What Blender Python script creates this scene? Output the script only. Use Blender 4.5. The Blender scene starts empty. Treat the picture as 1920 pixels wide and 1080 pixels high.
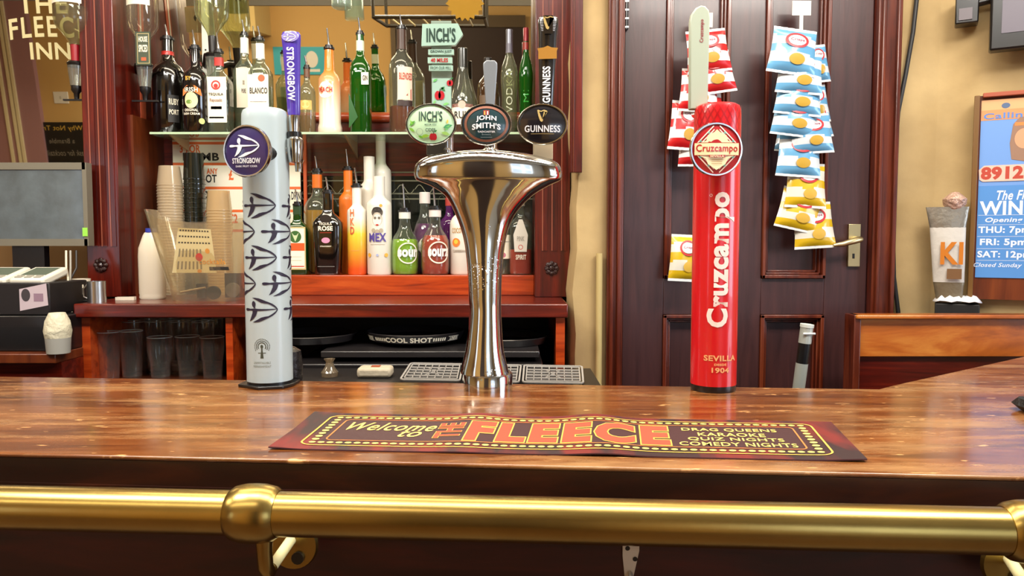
import bpy, math, random
from mathutils import Vector, Matrix
random.seed(7)
S = bpy.context.scene
COL = S.collection
PI = math.pi
# ---------------------------------------------------------------- camera
F, PITCH, CZ = 1400.0, math.radians(3.5), 1.42
cd = bpy.data.cameras.new('camera'); cam = bpy.data.objects.new('camera', cd); COL.objects.link(cam)
cd.sensor_width = 36; cd.lens = 36*F/1920; cd.clip_start = .02
cam.location = (0, 0, CZ); cam.rotation_euler = (PI/2-PITCH, 0, 0)
S.camera = cam
# ---------------------------------------------------------------- world, colour, lights
w = bpy.data.worlds.new('world'); S.world = w; w.use_nodes = True
w.node_tree.nodes['Background'].inputs[0].default_value = (.55, .65, .85, 1)
w.node_tree.nodes['Background'].inputs[1].default_value = 2.2
S.view_settings.view_transform = 'Standard'; S.view_settings.look = 'None'
S.view_settings.gamma = 1; S.view_settings.exposure = -0.08; S.view_settings.use_curve_mapping = False
S.cycles.max_bounces = 10; S.cycles.transparent_max_bounces = 24
S.cycles.diffuse_bounces = 5; S.cycles.glossy_bounces = 6
S.cycles.sample_clamp_indirect = 6
def area(name, loc, rot, sx, sy, power, color):
    l = bpy.data.lights.new(name, 'AREA'); l.shape = 'RECTANGLE'; l.size = sx; l.size_y = sy
    l.energy = power; l.color = color
    o = bpy.data.objects.new(name, l); COL.objects.link(o); o.location = loc; o.rotation_euler = rot
    return o
WARM = (1, .86, .66); NEUT = (1, .95, .87); COOL = (.72, .84, 1)
CEIL = 3.15
area('ceiling_light_bar', (-.1, .9, CEIL-.06), (0, 0, 0), 1.6, .5, 44, NEUT)
area('ceiling_light_room_left', (-1.7, .95, CEIL-.06), (0, 0, 0), .9, .6, 42, NEUT)
area('ceiling_light_room_right', (1.5, .95, CEIL-.06), (0, 0, 0), .9, .6, 42, NEUT)
area('ceiling_light_servery', (-.6, 2.1, CEIL-.06), (0, 0, 0), 2.2, .25, 30, WARM)
area('ceiling_light_servery_right', (1.1, 1.9, CEIL-.06), (0, 0, 0), .8, .3, 8, WARM)
area('ceiling_light_lounge', (-3.6, .95, CEIL-.06), (0, 0, 0), 1.2, .8, 40, WARM)
area('added_fill_left', (-1.0, 1.0, 2.74), (math.radians(55), 0, math.radians(-6)), .9, .15, 26, NEUT)  # added lamp, throws frontal fill onto the bottle shelves
area('added_fill_right', (1.1, 1.0, 2.74), (math.radians(55), 0, math.radians(8)), .9, .15, 22, NEUT)  # second added fill lamp, aimed at the back bar from the right
area('added_wall_fill_rear', (-2.0, -.42, CEIL-.06), (math.radians(-38), 0, 0), 3.0, .2, 60, WARM)  # added lamp that brightens the ochre wall shown in the mirror
area('window_daylight', (3.95, .2, 1.75), (0, PI/2, 0), 1.3, 1.6, 55, COOL)
area('added_daylight_rear', (1.6, -2.15, 1.65), (PI/2, 0, PI), 1.3, 1.2, 45, COOL)  # added daylight at the invented right rear window, cools the chrome reflections
area('added_daylight_rear_left', (-3.95, -2.15, 1.65), (PI/2, 0, PI), .8, 1.2, 25, COOL)  # added daylight at the invented left rear window
# ---------------------------------------------------------------- geometry of the view, in metres
def U(px, py, Y):
    dx = (px-960)/F; dz = -(py-540)/F
    d = (dx, math.cos(PITCH)+dz*math.sin(PITCH), -math.sin(PITCH)+dz*math.cos(PITCH))
    t = Y/d[1]
    return Vector((d[0]*t, Y, CZ+d[2]*t))
def UZ(px, py, z):
    dx = (px-960)/F; dz = -(py-540)/F
    d = (dx, math.cos(PITCH)+dz*math.sin(PITCH), -math.sin(PITCH)+dz*math.cos(PITCH))
    t = (z-CZ)/d[2]
    return Vector((d[0]*t, d[1]*t, z))
TILT = math.radians(5)                        # the back bar mirrors lean forward a little
def MR(px, py, y0, my, mz):
    # where something at depth y0 in the room stands if the leaning mirror shows it at this place
    c0 = Vector((0, 0, CZ)); d = (U(px, py, 1.0)-c0).normalized(); n = Vector((0, -math.cos(TILT), -math.sin(TILT)))
    h = c0+d*((Vector((0, my, mz))-c0).dot(n)/d.dot(n)); r = d-2*d.dot(n)*n
    return h+r*((y0-h.y)/r.y)
# ---------------------------------------------------------------- materials
def lin(c):
    return tuple((x/12.92 if x <= .04045 else ((x+.055)/1.055)**2.4) for x in (v/255 for v in c))
def rgba(h):
    if isinstance(h, str): h = tuple(int(h[i:i+2], 16) for i in (0, 2, 4))
    return lin(h)+(1,)
MATS = {}
def mat(h, rough=.5, metal=0, coat=0, emit=0, bump=0, bscale=60, spec=.5, var=0):
    key = (h, rough, metal, coat, emit, bump, bscale, spec, var)
    if key in MATS: return MATS[key]
    m = bpy.data.materials.new('surface_'+str(h)); m.use_nodes = True
    nt = m.node_tree; b = nt.nodes['Principled BSDF']
    b.inputs['Base Color'].default_value = rgba(h); b.inputs['Roughness'].default_value = rough
    b.inputs['Metallic'].default_value = metal; b.inputs['Coat Weight'].default_value = coat
    b.inputs['Coat Roughness'].default_value = .06
    b.inputs['Specular IOR Level'].default_value = spec
    if emit:
        b.inputs['Emission Color'].default_value = rgba(h); b.inputs['Emission Strength'].default_value = emit
    if bump or var:
        tc = nt.nodes.new('ShaderNodeTexCoord'); n = nt.nodes.new('ShaderNodeTexNoise')
        n.inputs['Scale'].default_value = bscale; n.inputs['Detail'].default_value = 6
        nt.links.new(tc.outputs['Object'], n.inputs['Vector'])
        if bump:
            bp = nt.nodes.new('ShaderNodeBump'); bp.inputs['Strength'].default_value = bump; bp.inputs['Distance'].default_value = .01
            nt.links.new(n.outputs[0], bp.inputs['Height']); nt.links.new(bp.outputs[0], b.inputs['Normal'])
        if var:
            mx = nt.nodes.new('ShaderNodeMixRGB'); mx.blend_type = 'MULTIPLY'; mx.inputs[0].default_value = var
            mx.inputs[1].default_value = rgba(h)
            cr = nt.nodes.new('ShaderNodeValToRGB'); cr.color_ramp.elements[0].position = .3; cr.color_ramp.elements[1].position = .7
            cr.color_ramp.elements[0].color = (.35, .3, .25, 1)
            nt.links.new(n.outputs[0], cr.inputs[0]); nt.links.new(cr.outputs[0], mx.inputs[2])
            nt.links.new(mx.outputs[0], b.inputs['Base Color'])
    MATS[key] = m
    return m
def wood(name, cols, scale=(1, 9, 9), rough=.35, coat=.3, bump=.05, wear=None, sc=3.0):
    m = bpy.data.materials.new(name); m.use_nodes = True
    nt = m.node_tree; b = nt.nodes['Principled BSDF']; L = nt.links.new
    tc = nt.nodes.new('ShaderNodeTexCoord'); mp = nt.nodes.new('ShaderNodeMapping'); mp.inputs['Scale'].default_value = scale
    n = nt.nodes.new('ShaderNodeTexNoise'); n.inputs['Scale'].default_value = sc; n.inputs['Detail'].default_value = 9; n.inputs['Roughness'].default_value = .62; n.inputs['Distortion'].default_value = .6
    cr = nt.nodes.new('ShaderNodeValToRGB'); e = cr.color_ramp.elements
    e[0].position = .28; e[0].color = rgba(cols[0]); e[1].position = .72; e[1].color = rgba(cols[-1])
    for i, c in enumerate(cols[1:-1]):
        k = e.new(.28+.44*(i+1)/(len(cols)-1)); k.color = rgba(c)
    L(tc.outputs['Object'], mp.inputs[0]); L(mp.outputs[0], n.inputs['Vector']); L(n.outputs[0], cr.inputs[0])
    src = cr.outputs[0]
    if wear:
        n2 = nt.nodes.new('ShaderNodeTexNoise'); n2.inputs['Scale'].default_value = wear[1]; n2.inputs['Detail'].default_value = 8; n2.inputs['Roughness'].default_value = .7
        mp2 = nt.nodes.new('ShaderNodeMapping'); mp2.inputs['Scale'].default_value = wear[2]
        L(tc.outputs['Object'], mp2.inputs[0]); L(mp2.outputs[0], n2.inputs['Vector'])
        c2 = nt.nodes.new('ShaderNodeValToRGB'); c2.color_ramp.elements[0].position = wear[3]; c2.color_ramp.elements[1].position = wear[4]
        L(n2.outputs[0], c2.inputs[0])
        mx = nt.nodes.new('ShaderNodeMixRGB'); mx.inputs[2].default_value = rgba(wear[0])
        L(c2.outputs[0], mx.inputs[0]); L(src, mx.inputs[1]); src = mx.outputs[0]
        n3 = nt.nodes.new('ShaderNodeTexNoise'); n3.inputs['Scale'].default_value = 26; n3.inputs['Detail'].default_value = 4; mp3 = nt.nodes.new('ShaderNodeMapping'); mp3.inputs['Scale'].default_value = (1, 3, 1)
        L(tc.outputs['Object'], mp3.inputs[0]); L(mp3.outputs[0], n3.inputs['Vector'])
        c3 = nt.nodes.new('ShaderNodeValToRGB'); c3.color_ramp.elements[0].position = .66; c3.color_ramp.elements[1].position = .73; L(n3.outputs[0], c3.inputs[0])
        mx3 = nt.nodes.new('ShaderNodeMixRGB'); mx3.inputs[2].default_value = rgba('d3a066'); L(c3.outputs[0], mx3.inputs[0]); L(src, mx3.inputs[1]); src = mx3.outputs[0]
        mr = nt.nodes.new('ShaderNodeMapRange'); mr.inputs['To Min'].default_value = rough; mr.inputs['To Max'].default_value = min(1, rough+.25)
        L(c2.outputs[0], mr.inputs[0]); L(mr.outputs[0], b.inputs['Roughness'])
    else:
        b.inputs['Roughness'].default_value = rough
    L(src, b.inputs['Base Color'])
    b.inputs['Coat Weight'].default_value = coat; b.inputs['Coat Roughness'].default_value = .12
    if bump:
        bp = nt.nodes.new('ShaderNodeBump'); bp.inputs['Strength'].default_value = bump; bp.inputs['Distance'].default_value = .01
        L(n.outputs[0], bp.inputs['Height']); L(bp.outputs[0], b.inputs['Normal'])
    return m
GL = {}
def glass(h, dens=.15, rough=.03, ior=1.45, refl='f2f6f4', gmin=.045):
    key = (h, dens, rough, ior, gmin)
    if key in GL: return GL[key]
    m = bpy.data.materials.new('glass_'+str(h)); m.use_nodes = True
    nt = m.node_tree; nt.nodes.clear(); L = nt.links.new
    out = nt.nodes.new('ShaderNodeOutputMaterial'); t = nt.nodes.new('ShaderNodeBsdfTransparent'); t.inputs[0].default_value = rgba(h)
    d = nt.nodes.new('ShaderNodeBsdfDiffuse'); d.inputs[0].default_value = rgba(h)
    tr = nt.nodes.new('ShaderNodeBsdfTranslucent'); tr.inputs[0].default_value = rgba(h)
    md = nt.nodes.new('ShaderNodeMixShader'); md.inputs[0].default_value = .2 if dens > .8 else .5; L(d.outputs[0], md.inputs[1]); L(tr.outputs[0], md.inputs[2])
    m1 = nt.nodes.new('ShaderNodeMixShader'); m1.inputs[0].default_value = dens; L(t.outputs[0], m1.inputs[1]); L(md.outputs[0], m1.inputs[2])
    g = nt.nodes.new('ShaderNodeBsdfGlossy'); g.inputs['Roughness'].default_value = rough; g.inputs[0].default_value = rgba(refl)
    lw = nt.nodes.new('ShaderNodeLayerWeight'); lw.inputs[0].default_value = .5
    mr = nt.nodes.new('ShaderNodeMapRange'); mr.inputs['To Min'].default_value = gmin; mr.inputs['To Max'].default_value = .75
    L(lw.outputs['Facing'], mr.inputs[0])
    pw = nt.nodes.new('ShaderNodeMath'); pw.operation = 'POWER'; pw.inputs[1].default_value = 2.6
    L(lw.outputs['Facing'], pw.inputs[0]); L(pw.outputs[0], mr.inputs[0])
    m2 = nt.nodes.new('ShaderNodeMixShader'); L(mr.outputs[0], m2.inputs[0]); L(m1.outputs[0], m2.inputs[1]); L(g.outputs[0], m2.inputs[2])
    L(m2.outputs[0], out.inputs[0]); GL[key] = m
    return m
CLEAR = glass('eef2ea', .05)
TUMBLER = bpy.data.materials.new('tumbler_glass'); TUMBLER.use_nodes = True
_b = TUMBLER.node_tree.nodes['Principled BSDF']; _b.inputs['Transmission Weight'].default_value = 1; _b.inputs['Roughness'].default_value = .01
_b.inputs['IOR'].default_value = 1.45; _b.inputs['Base Color'].default_value = (.97, .98, .97, 1)
CHROME = mat('c9cac8', .12, 1); STEEL = mat('b9b8b4', .3, 1); BLACK = mat('0c0b0c', .35, coat=.3); DARK = mat('070606', .6)
WHITE = mat('e6e4dc', .5); RUBBER = mat('111011', .55)
BRASS = mat('b39a58', .27, 1, var=.3, bscale=9); CREAMP = mat('e9dfb8', .5)
REDW = wood('red_mahogany', ['2c0703', '4f0e05', '75200b'], (1, 14, 14), .3, .4)
REDWV = wood('red_mahogany_upright', ['280603', '4a0d05', '6b1a09'], (14, 14, 1), .3, .4)
ORW = wood('orange_varnished_wood', ['6e1e06', 'a5390f', 'bb501c'], (1, 12, 12), .3, .5)
BRW = wood('brown_wood_upright', ['3a1507', '5c260c', '6f3412'], (9, 9, 1), .38, .3)
DOORW = wood('dark_door_wood', ['2a1515', '3a2020', '452624'], (12, 12, 1), .38, .15)
FRAMEW = wood('door_frame_wood', ['300f09', '57200f', '70341c'], (12, 12, 1), .3, .3)
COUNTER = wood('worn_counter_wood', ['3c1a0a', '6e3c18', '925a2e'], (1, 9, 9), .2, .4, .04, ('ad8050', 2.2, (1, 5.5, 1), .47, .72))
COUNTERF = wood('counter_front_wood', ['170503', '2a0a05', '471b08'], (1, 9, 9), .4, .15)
PANELW = wood('under_rail_wood', ['1a0503', '300a06', '46120b'], (1, 9, 9), .45, .1)  # wood colours darkened to carry the shade below the rail
OAKW = wood('golden_settle_wood', ['5a2208', 'a9581a', 'd08a3c'], (1, 7, 7), .3, .4, sc=2)
# ---------------------------------------------------------------- mesh builder
GLY = {}; GLY_BOX = {}
def glyphs(s, bold=0, shear=0):
    k = (s, bold, shear)
    if k in GLY: return GLY[k]
    c = bpy.data.curves.new('glyphs', 'FONT'); c.body = s; c.offset = bold; c.shear = shear; c.resolution_u = 3; c.space_character = 1.22 if s == 'FLEECE' else 1.06
    o = bpy.data.objects.new('glyphs', c); COL.objects.link(o)
    dg = bpy.context.evaluated_depsgraph_get(); dg.update()
    me = bpy.data.meshes.new_from_object(o.evaluated_get(dg))
    vs = [(v.co.x, v.co.y) for v in me.vertices]; fs = [tuple(p.vertices) for p in me.polygons]
    bpy.data.objects.remove(o); bpy.data.curves.remove(c); bpy.data.meshes.remove(me)
    if bold: x0, x1, y0, y1 = GLY_BOX[(s, shear)] if (s, shear) in GLY_BOX else (glyphs(s, 0, shear), GLY_BOX[(s, shear)])[1]
    else:
        x0 = min(v[0] for v in vs); x1 = max(v[0] for v in vs); y0 = min(v[1] for v in vs); y1 = max(v[1] for v in vs)
        GLY_BOX[(s, shear)] = (x0, x1, y0, y1)
    vs = [((a-x0)/(x1-x0), (b-y0)/(y1-y0)) for a, b in vs]
    GLY[k] = (vs, fs)
    return GLY[k]
def flat(loc=(0, 0, 0), M=None):
    L0 = Vector(loc)
    if M is None: return lambda u, v, t: (L0.x+u, L0.y-t, L0.z+v)
    return lambda u, v, t: tuple(L0 + M @ Vector((u, -t, v)))
def cyl(r, c=(0, 0, 0)):
    return lambda u, v, t: (c[0]+(r+t)*math.sin(u/r), c[1]-(r+t)*math.cos(u/r), c[2]+v)
def dome(a, b, h, loc, M=None):
    L0 = Vector(loc); M = M or Matrix.Identity(3)
    return lambda u, v, t: tuple(L0 + M @ Vector((u, -t-(.0005 if t > 0 else 0)-h*max(0, 1-(u/a)**2-(v/b)**2), v)))
class MB:
    def __init__(s): s.v = []; s.f = []; s.m = []; s.mats = []
    def mi(s, m):
        if m not in s.mats: s.mats.append(m)
        return s.mats.index(m)
    def add(s, vs, fs, m):
        n = len(s.v); k = s.mi(m); s.v += [tuple(v) for v in vs]
        for f in fs: s.f.append(tuple(i+n for i in f)); s.m.append(k)
        return s
    def box(s, a, b, m, rot=None, c=None):
        x0, y0, z0 = a; x1, y1, z1 = b
        vs = [Vector((x, y, z)) for z in (z0, z1) for y in (y0, y1) for x in (x0, x1)]
        if rot is not None:
            cc = Vector(c) if c is not None else sum(vs, Vector())/8
            vs = [cc + rot @ (v-cc) for v in vs]
        return s.add(vs, [(0, 2, 3, 1), (4, 5, 7, 6), (0, 1, 5, 4), (2, 6, 7, 3), (0, 4, 6, 2), (1, 3, 7, 5)], m)
    def loft(s, rings, m, cap=True, closed=True):
        n = len(rings[0]); vs = [p for r in rings for p in r]; fs = []
        for i in range(len(rings)-1):
            for j in range(n if closed else n-1):
                k = (j+1) % n
                fs.append((i*n+j, i*n+k, (i+1)*n+k, (i+1)*n+j))
        if cap: fs.append(tuple(range(n))[::-1]); fs.append(tuple((len(rings)-1)*n+j for j in range(n)))
        return s.add(vs, fs, m)
    def lathe(s, prof, m, segs=28, c=(0, 0, 0), sx=1, sy=1, p=2, cap=True, M=None):
        rings = []
        for r, z in prof:
            ring = []
            for j in range(segs):
                a = 2*PI*j/segs; ca, sa = math.cos(a), math.sin(a)
                x = math.copysign(abs(ca)**(2/p), ca); y = math.copysign(abs(sa)**(2/p), sa)
                q = Vector((x*r*sx, y*r*sy, z))
                if M is not None: q = M @ q
                ring.append(q+Vector(c))
            rings.append(ring)
        return s.loft(rings, m, cap)
    def tube(s, pts, r, m, segs=12, cap=True):
        pts = [Vector(p) for p in pts]; rings = []; up = None
        for i, p in enumerate(pts):
            d = (pts[min(i+1, len(pts)-1)]-pts[max(i-1, 0)]).normalized()
            if up is None:
                up = Vector((0, 0, 1)) if abs(d.z) < .9 else Vector((1, 0, 0))
            a = d.cross(up).normalized(); b = a.cross(d).normalized(); up = b
            rr = r[i] if isinstance(r, (list, tuple)) else r
            rings.append([p+(a*math.cos(2*PI*j/segs)+b*math.sin(2*PI*j/segs))*rr for j in range(segs)])
        return s.loft(rings, m, cap)
    def prism(s, pts, t0, t1, sf, m):
        n = len(pts); vs = [sf(u, v, t0) for u, v in pts]+[sf(u, v, t1) for u, v in pts]
        fs = [tuple(range(n))[::-1], tuple(range(n, 2*n))]+[(i, (i+1) % n, n+(i+1) % n, n+i) for i in range(n)]
        return s.add(vs, fs, m)
    # flat artwork printed on a surface
    def poly(s, pts, sf, m, t=.0004): return s.add([sf(u, v, t) for u, v in pts], [tuple(range(len(pts)))], m)
    def rect(s, u0, v0, u1, v1, sf, m, t=.0003, n=8, k=1):
        vs = [sf(u0+(u1-u0)*i/n, v0+(v1-v0)*j/k, t) for j in range(k+1) for i in range(n+1)]
        fs = [(j*(n+1)+i, j*(n+1)+i+1, (j+1)*(n+1)+i+1, (j+1)*(n+1)+i) for j in range(k) for i in range(n)]
        return s.add(vs, fs, m)
    def disc(s, u, v, a, b, sf, m, t=.0004, n=24, rings=1):
        vs = [sf(u, v, t)]; fs = []
        for q in range(1, rings+1):
            vs += [sf(u+a*q/rings*math.cos(2*PI*i/n), v+b*q/rings*math.sin(2*PI*i/n), t) for i in range(n)]
        fs = [(0, 1+i, 1+(i+1) % n) for i in range(n)]
        for q in range(1, rings):
            o = 1+(q-1)*n
            fs += [(o+i, o+n+i, o+n+(i+1) % n, o+(i+1) % n) for i in range(n)]
        return s.add(vs, fs, m)
    def ring(s, u, v, a, b, w, sf, m, t=.0005, n=32, a0=0, a1=2*PI):
        vs = []
        for i in range(n+1):
            q = a0+(a1-a0)*i/n; vs.append(sf(u+a*math.cos(q), v+b*math.sin(q), t)); vs.append(sf(u+(a-w)*math.cos(q), v+(b-w)*math.sin(q), t))
        return s.add(vs, [(2*i, 2*i+2, 2*i+3, 2*i+1) for i in range(n)], m)
    def stroke(s, pts, w, sf, m, t=.0005):
        vs = []
        for i, p in enumerate(pts):
            a = pts[max(i-1, 0)]; b = pts[min(i+1, len(pts)-1)]; dx, dy = b[0]-a[0], b[1]-a[1]; l = math.hypot(dx, dy) or 1
            ww = (w[i] if isinstance(w, (list, tuple)) else w)/2
            vs += [sf(p[0]-dy/l*ww, p[1]+dx/l*ww, t), sf(p[0]+dy/l*ww, p[1]-dx/l*ww, t)]
        return s.add(vs, [(2*i, 2*i+1, 2*i+3, 2*i+2) for i in range(len(pts)-1)], m)
    def text(s, st, u0, v0, u1, v1, sf, m, t=.0006, bold=0, shear=0, rot=0, arc=0):
        vs, fs = glyphs(st, bold, shear); out = []
        for a, b in vs:
            if rot == 1: q = (u1-(u1-u0)*b, v0+(v1-v0)*a)         # reads upwards
            elif rot == -1: q = (u0+(u1-u0)*b, v1-(v1-v0)*a)      # reads downwards
            elif rot == 2: q = (u1-(u1-u0)*a, v0+(v1-v0)*b)       # seen from behind
            else: q = (u0+(u1-u0)*a, v0+(v1-v0)*b+arc*(1-(2*a-1)**2))
            out.append(sf(q[0], q[1], t))
        return s.add(out, fs, m)
    def build(s, name, parent=None, bevel=0, smooth=35, loc=None, rz=0, solid=0, sub=0):
        me = bpy.data.meshes.new(name); me.from_pydata(s.v, [], s.f)
        for m in s.mats: me.materials.append(m)
        me.polygons.foreach_set('material_index', s.m); me.update()
        if smooth:
            me.polygons.foreach_set('use_smooth', [True]*len(me.polygons)); me.set_sharp_from_angle(angle=math.radians(smooth))
        o = bpy.data.objects.new(name, me); COL.objects.link(o)
        if parent: o.parent = parent
        if loc is not None: o.location = loc
        o.rotation_euler.z = rz
        if sub:
            q = o.modifiers.new('subdivision', 'SUBSURF'); q.levels = q.render_levels = sub
        if solid:
            q = o.modifiers.new('solidify', 'SOLIDIFY'); q.thickness = solid
        if bevel:
            q = o.modifiers.new('bevel', 'BEVEL'); q.width = bevel; q.segments = 2; q.limit_method = 'ANGLE'; q.angle_limit = .7
        return o
def tag(o, label=None, cat=None, group=None, kind=None):
    if label: o['label'] = label
    if cat: o['category'] = cat
    if group: o['group'] = group
    if kind: o['kind'] = kind
    return o
def thing(name, label, cat, loc=(0, 0, 0), rz=0, group=None, rot=None):
    o = bpy.data.objects.new(name, None); COL.objects.link(o); o.location = loc; o.empty_display_size = .05
    o.rotation_euler = rot if rot else (0, 0, rz)
    return tag(o, label, cat, group)
def struct(name, mb, **k): return tag(mb.build(name, **k), kind='structure')
def dup(root, loc, label, rz=0, group=None, rot=None):
    r = root.copy(); COL.objects.link(r); r.location = loc; r.rotation_euler = rot if rot else (0, 0, rz); r['label'] = label
    if group: r['group'] = group
    for ch in root.children:
        c = ch.copy(); COL.objects.link(c); c.parent = r
        for g in ch.children:
            d = g.copy(); COL.objects.link(d); d.parent = c
    return r
# ================================================================ the setting
CT = 1.10                                     # counter top height (customer floor = 0, servery floor = .3)
MY = 3.05                                     # back bar mirror plane
PLASTER = mat('b39a6c', .85, bump=.5, bscale=6, var=.4)
OCHRE = mat('cda768', .8, bump=.1, bscale=12)
CEILM = mat('d6ccb6', .9); FLOORM = wood('floor_boards', ['4a3423', '6b4c33'], (10, 1, 10), .5, .1)
struct('floor', MB().box((-6.2, -2.3, -.1), (4.1, 3.4, 0), FLOORM).box((-4, 1.75, 0), (4.0, 3.3, .3), mat('2a2320', .7)))
struct('ceiling', MB().box((-6.2, -2.3, CEIL), (4.1, 3.4, CEIL+.1), CEILM))
wbk = MB()
for x0, x1, z0, z1 in ((-6.2, -4.4, 0, CEIL), (-3.5, .9, 0, CEIL), (2.3, 4.1, 0, CEIL), (-4.4, -3.5, 0, 1.0), (-4.4, -3.5, 2.3, CEIL), (.9, 2.3, 0, 1.0), (.9, 2.3, 2.3, CEIL)): wbk.box((x0, -2.3, z0), (x1, -2.2, z1), OCHRE if x0 < 0 and z1 > 1.2 else mat('b9b3a6', .8))
struct('wall_back', wbk)
for nm_, xa, xb in (('window_2_added', .9, 2.3), ('window_3_added', -4.4, -3.5)):  # unseen windows added for daylight and bright reflections in the chrome
    wn = MB()
    for i in range(3): x_ = xa+(xb-xa-.05)*i/2; wn.box((x_, -2.28, 1.0), (x_+.05, -2.2, 2.3), WHITE)
    for z in (1.0, 1.62, 2.25): wn.box((xa, -2.28, z), (xb, -2.2, z+.05), WHITE)
    struct(nm_, wn)
struct('wall_left', MB().box((-6.3, -2.3, 0), (-6.2, 3.4, CEIL), OCHRE))
struct('wall_right', MB().box((4.0, -2.3, 0), (4.1, -.8, CEIL), PLASTER).box((4.0, 1.2, 0), (4.1, 3.4, CEIL), PLASTER).box((4.0, -.8, 0), (4.1, 1.2, 1.0), PLASTER).box((4.0, -.8, 2.5), (4.1, 1.2, CEIL), PLASTER))
wn = MB()
for y in (-.8, .17, 1.15): wn.box((4.0, y, 1.0), (4.08, y+.05, 2.5), WHITE)
for z in (1.0, 1.75, 2.45): wn.box((4.0, -.8, z), (4.08, 1.2, z+.05), WHITE)
struct('window_1', wn)
struct('wall_front', MB().box((-6.2, 3.2, 0), (.3, 3.3, CEIL), mat('2d120a', .7)))
# plaster wall around the dark door, with wavy left edge; then the rounded corner and the wall turning towards the room
DY = 2.55
pw = MB()
xl = U(1074, 300, DY).x; xd0 = U(1140, 300, DY).x; xd1 = U(1676, 300, DY).x; xc = U(1775, 300, DY).x
rings = []
for i in range(40):
    z = .3+(CEIL-.3)*i/39; k = .006*math.sin(z*9)+.005*math.sin(z*23+1)
    rings.append([(xl+k, DY+.45, z), (xl+k, DY+.03, z), (xl+.012+k, DY+.004, z), (xl+.05, DY+.003*math.sin(z*17), z), (xd0-.03, DY, z), (xd0, DY+.01, z), (xd0, DY+.45, z)])
pw.loft(rings, PLASTER)
struct('wall_plaster_pier', pw)
rings = []
for i in range(40):
    z = .3+(CEIL-.3)*i/39; k = .008*math.sin(z*5)
    r = [(xd1, DY+.3, z), (xd1, DY, z), (xd1+.07+k, DY-.004, z), (xc-.04, DY-.004, z)]
    for a in range(6):
        q = a/5; r.append((xc-.04+.10*q, DY-.004-.075*q*q, z))
    r += [(2.5, 1.93, z), (4.0, 1.2, z), (4.0, DY+.3, z)]
    rings.append(r)
struct('wall_corner', MB().loft(rings, PLASTER))
struct('wall_above_door', MB().box((xd0-.01, DY+.02, U(0, -240, DY).z), (xd1+.01, DY+.2, CEIL), PLASTER))
# ---- dark panelled door
def DX(px): return U(px, 300, DY).x
def DZ(py): return U(960, py, DY).z
fr = MB()
zt = U(0, -235, DY).z
for a, b in ((1138, 1168), (1634, 1678)):
    x0, x1 = DX(a), DX(b)
    fr.box((x0, DY-.025, .3), (x1, DY+.1, zt), FRAMEW)
    fr.box((x0+.008, DY-.04, .3), (x0+.02, DY-.02, zt), FRAMEW); fr.box((x1-.022, DY-.04, .3), (x1-.008, DY-.02, zt), FRAMEW)
fr.box((DX(1138), DY-.03, zt), (DX(1678), DY+.1, zt+.08), FRAMEW)
door = struct('door_1', MB().box((DX(1170), DY+.035, .31), (DX(1632), DY+.06, zt-.005), DOORW))
struct('trim_door', fr, bevel=.003)
dv = MB()
def stile(a, b, y0, y1): dv.box((DX(a), DY+.005, DZ(y1)), (DX(b), DY+.036, DZ(y0)), DOORW)
stile(1170, 1247, -230, 1200); stile(1366, 1432, -230, 1200); stile(1552, 1632, -230, 1200)
stile(1247, 1366, 522, 590); stile(1432, 1552, 522, 590); stile(1247, 1366, -230, -150); stile(1432, 1552, -230, -150)
tag(dv.build('door_stiles', door, bevel=.002), kind='structure')
for a, b in ((1247, 1366), (1432, 1552)):
    for y0, y1 in ((-150, 522), (590, 1050)):
        m = MB(); x0, x1, z0, z1 = DX(a), DX(b), DZ(y1), DZ(y0)
        for k, (w0, w1, d) in enumerate(((0, .012, -.008), (.012, .02, .006), (.02, .028, .018))):
            for q in ((x0+w0, z0+w0, x0+w1, z1-w0), (x1-w1, z0+w0, x1-w0, z1-w0), (x0+w0, z0+w0, x1-w0, z0+w1), (x0+w0, z1-w1, x1-w0, z1-w0)):
                m.box((q[0], DY+d, q[1]), (q[2], DY+.036, q[3]), FRAMEW)
        m.build('door_moulding', door, bevel=.002)
m = MB(); hp = U(1601, 460, DY-.003)
m.box((hp.x-.02, hp.y-.004, hp.z-.072), (hp.x+.02, hp.y+.009, hp.z+.072), mat('c9b98c', .35, 1))
m.box((hp.x-.006, hp.y-.0048, hp.z-.045), (hp.x+.002, hp.y-.0035, hp.z-.028), BLACK)
hn = m.build('door_handle', door, bevel=.002)
tag(MB().tube([(hp.x, hp.y, hp.z+.02), (hp.x, hp.y-.045, hp.z+.02), (hp.x-.012, hp.y-.05, hp.z+.018), (hp.x-.06, hp.y-.05, hp.z+.004), (hp.x-.09, hp.y-.047, hp.z)], [.011, .01, .011, .009, .006], mat('c9b98c', .35, 1)).build('lever', hn), 'pale brass lever')
hi = MB(); h0 = U(1176, 25, DY); hi.tube([(h0.x-.004, DY-.004, h0.z-.055), (h0.x-.004, DY-.004, h0.z+.06)], .007, BLACK)
for k in range(4): hi.box((h0.x-.012, DY-.012, h0.z-.05+k*.028), (h0.x+.004, DY+.004, h0.z-.045+k*.028), STEEL)
hi.build('hinge', door)
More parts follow.
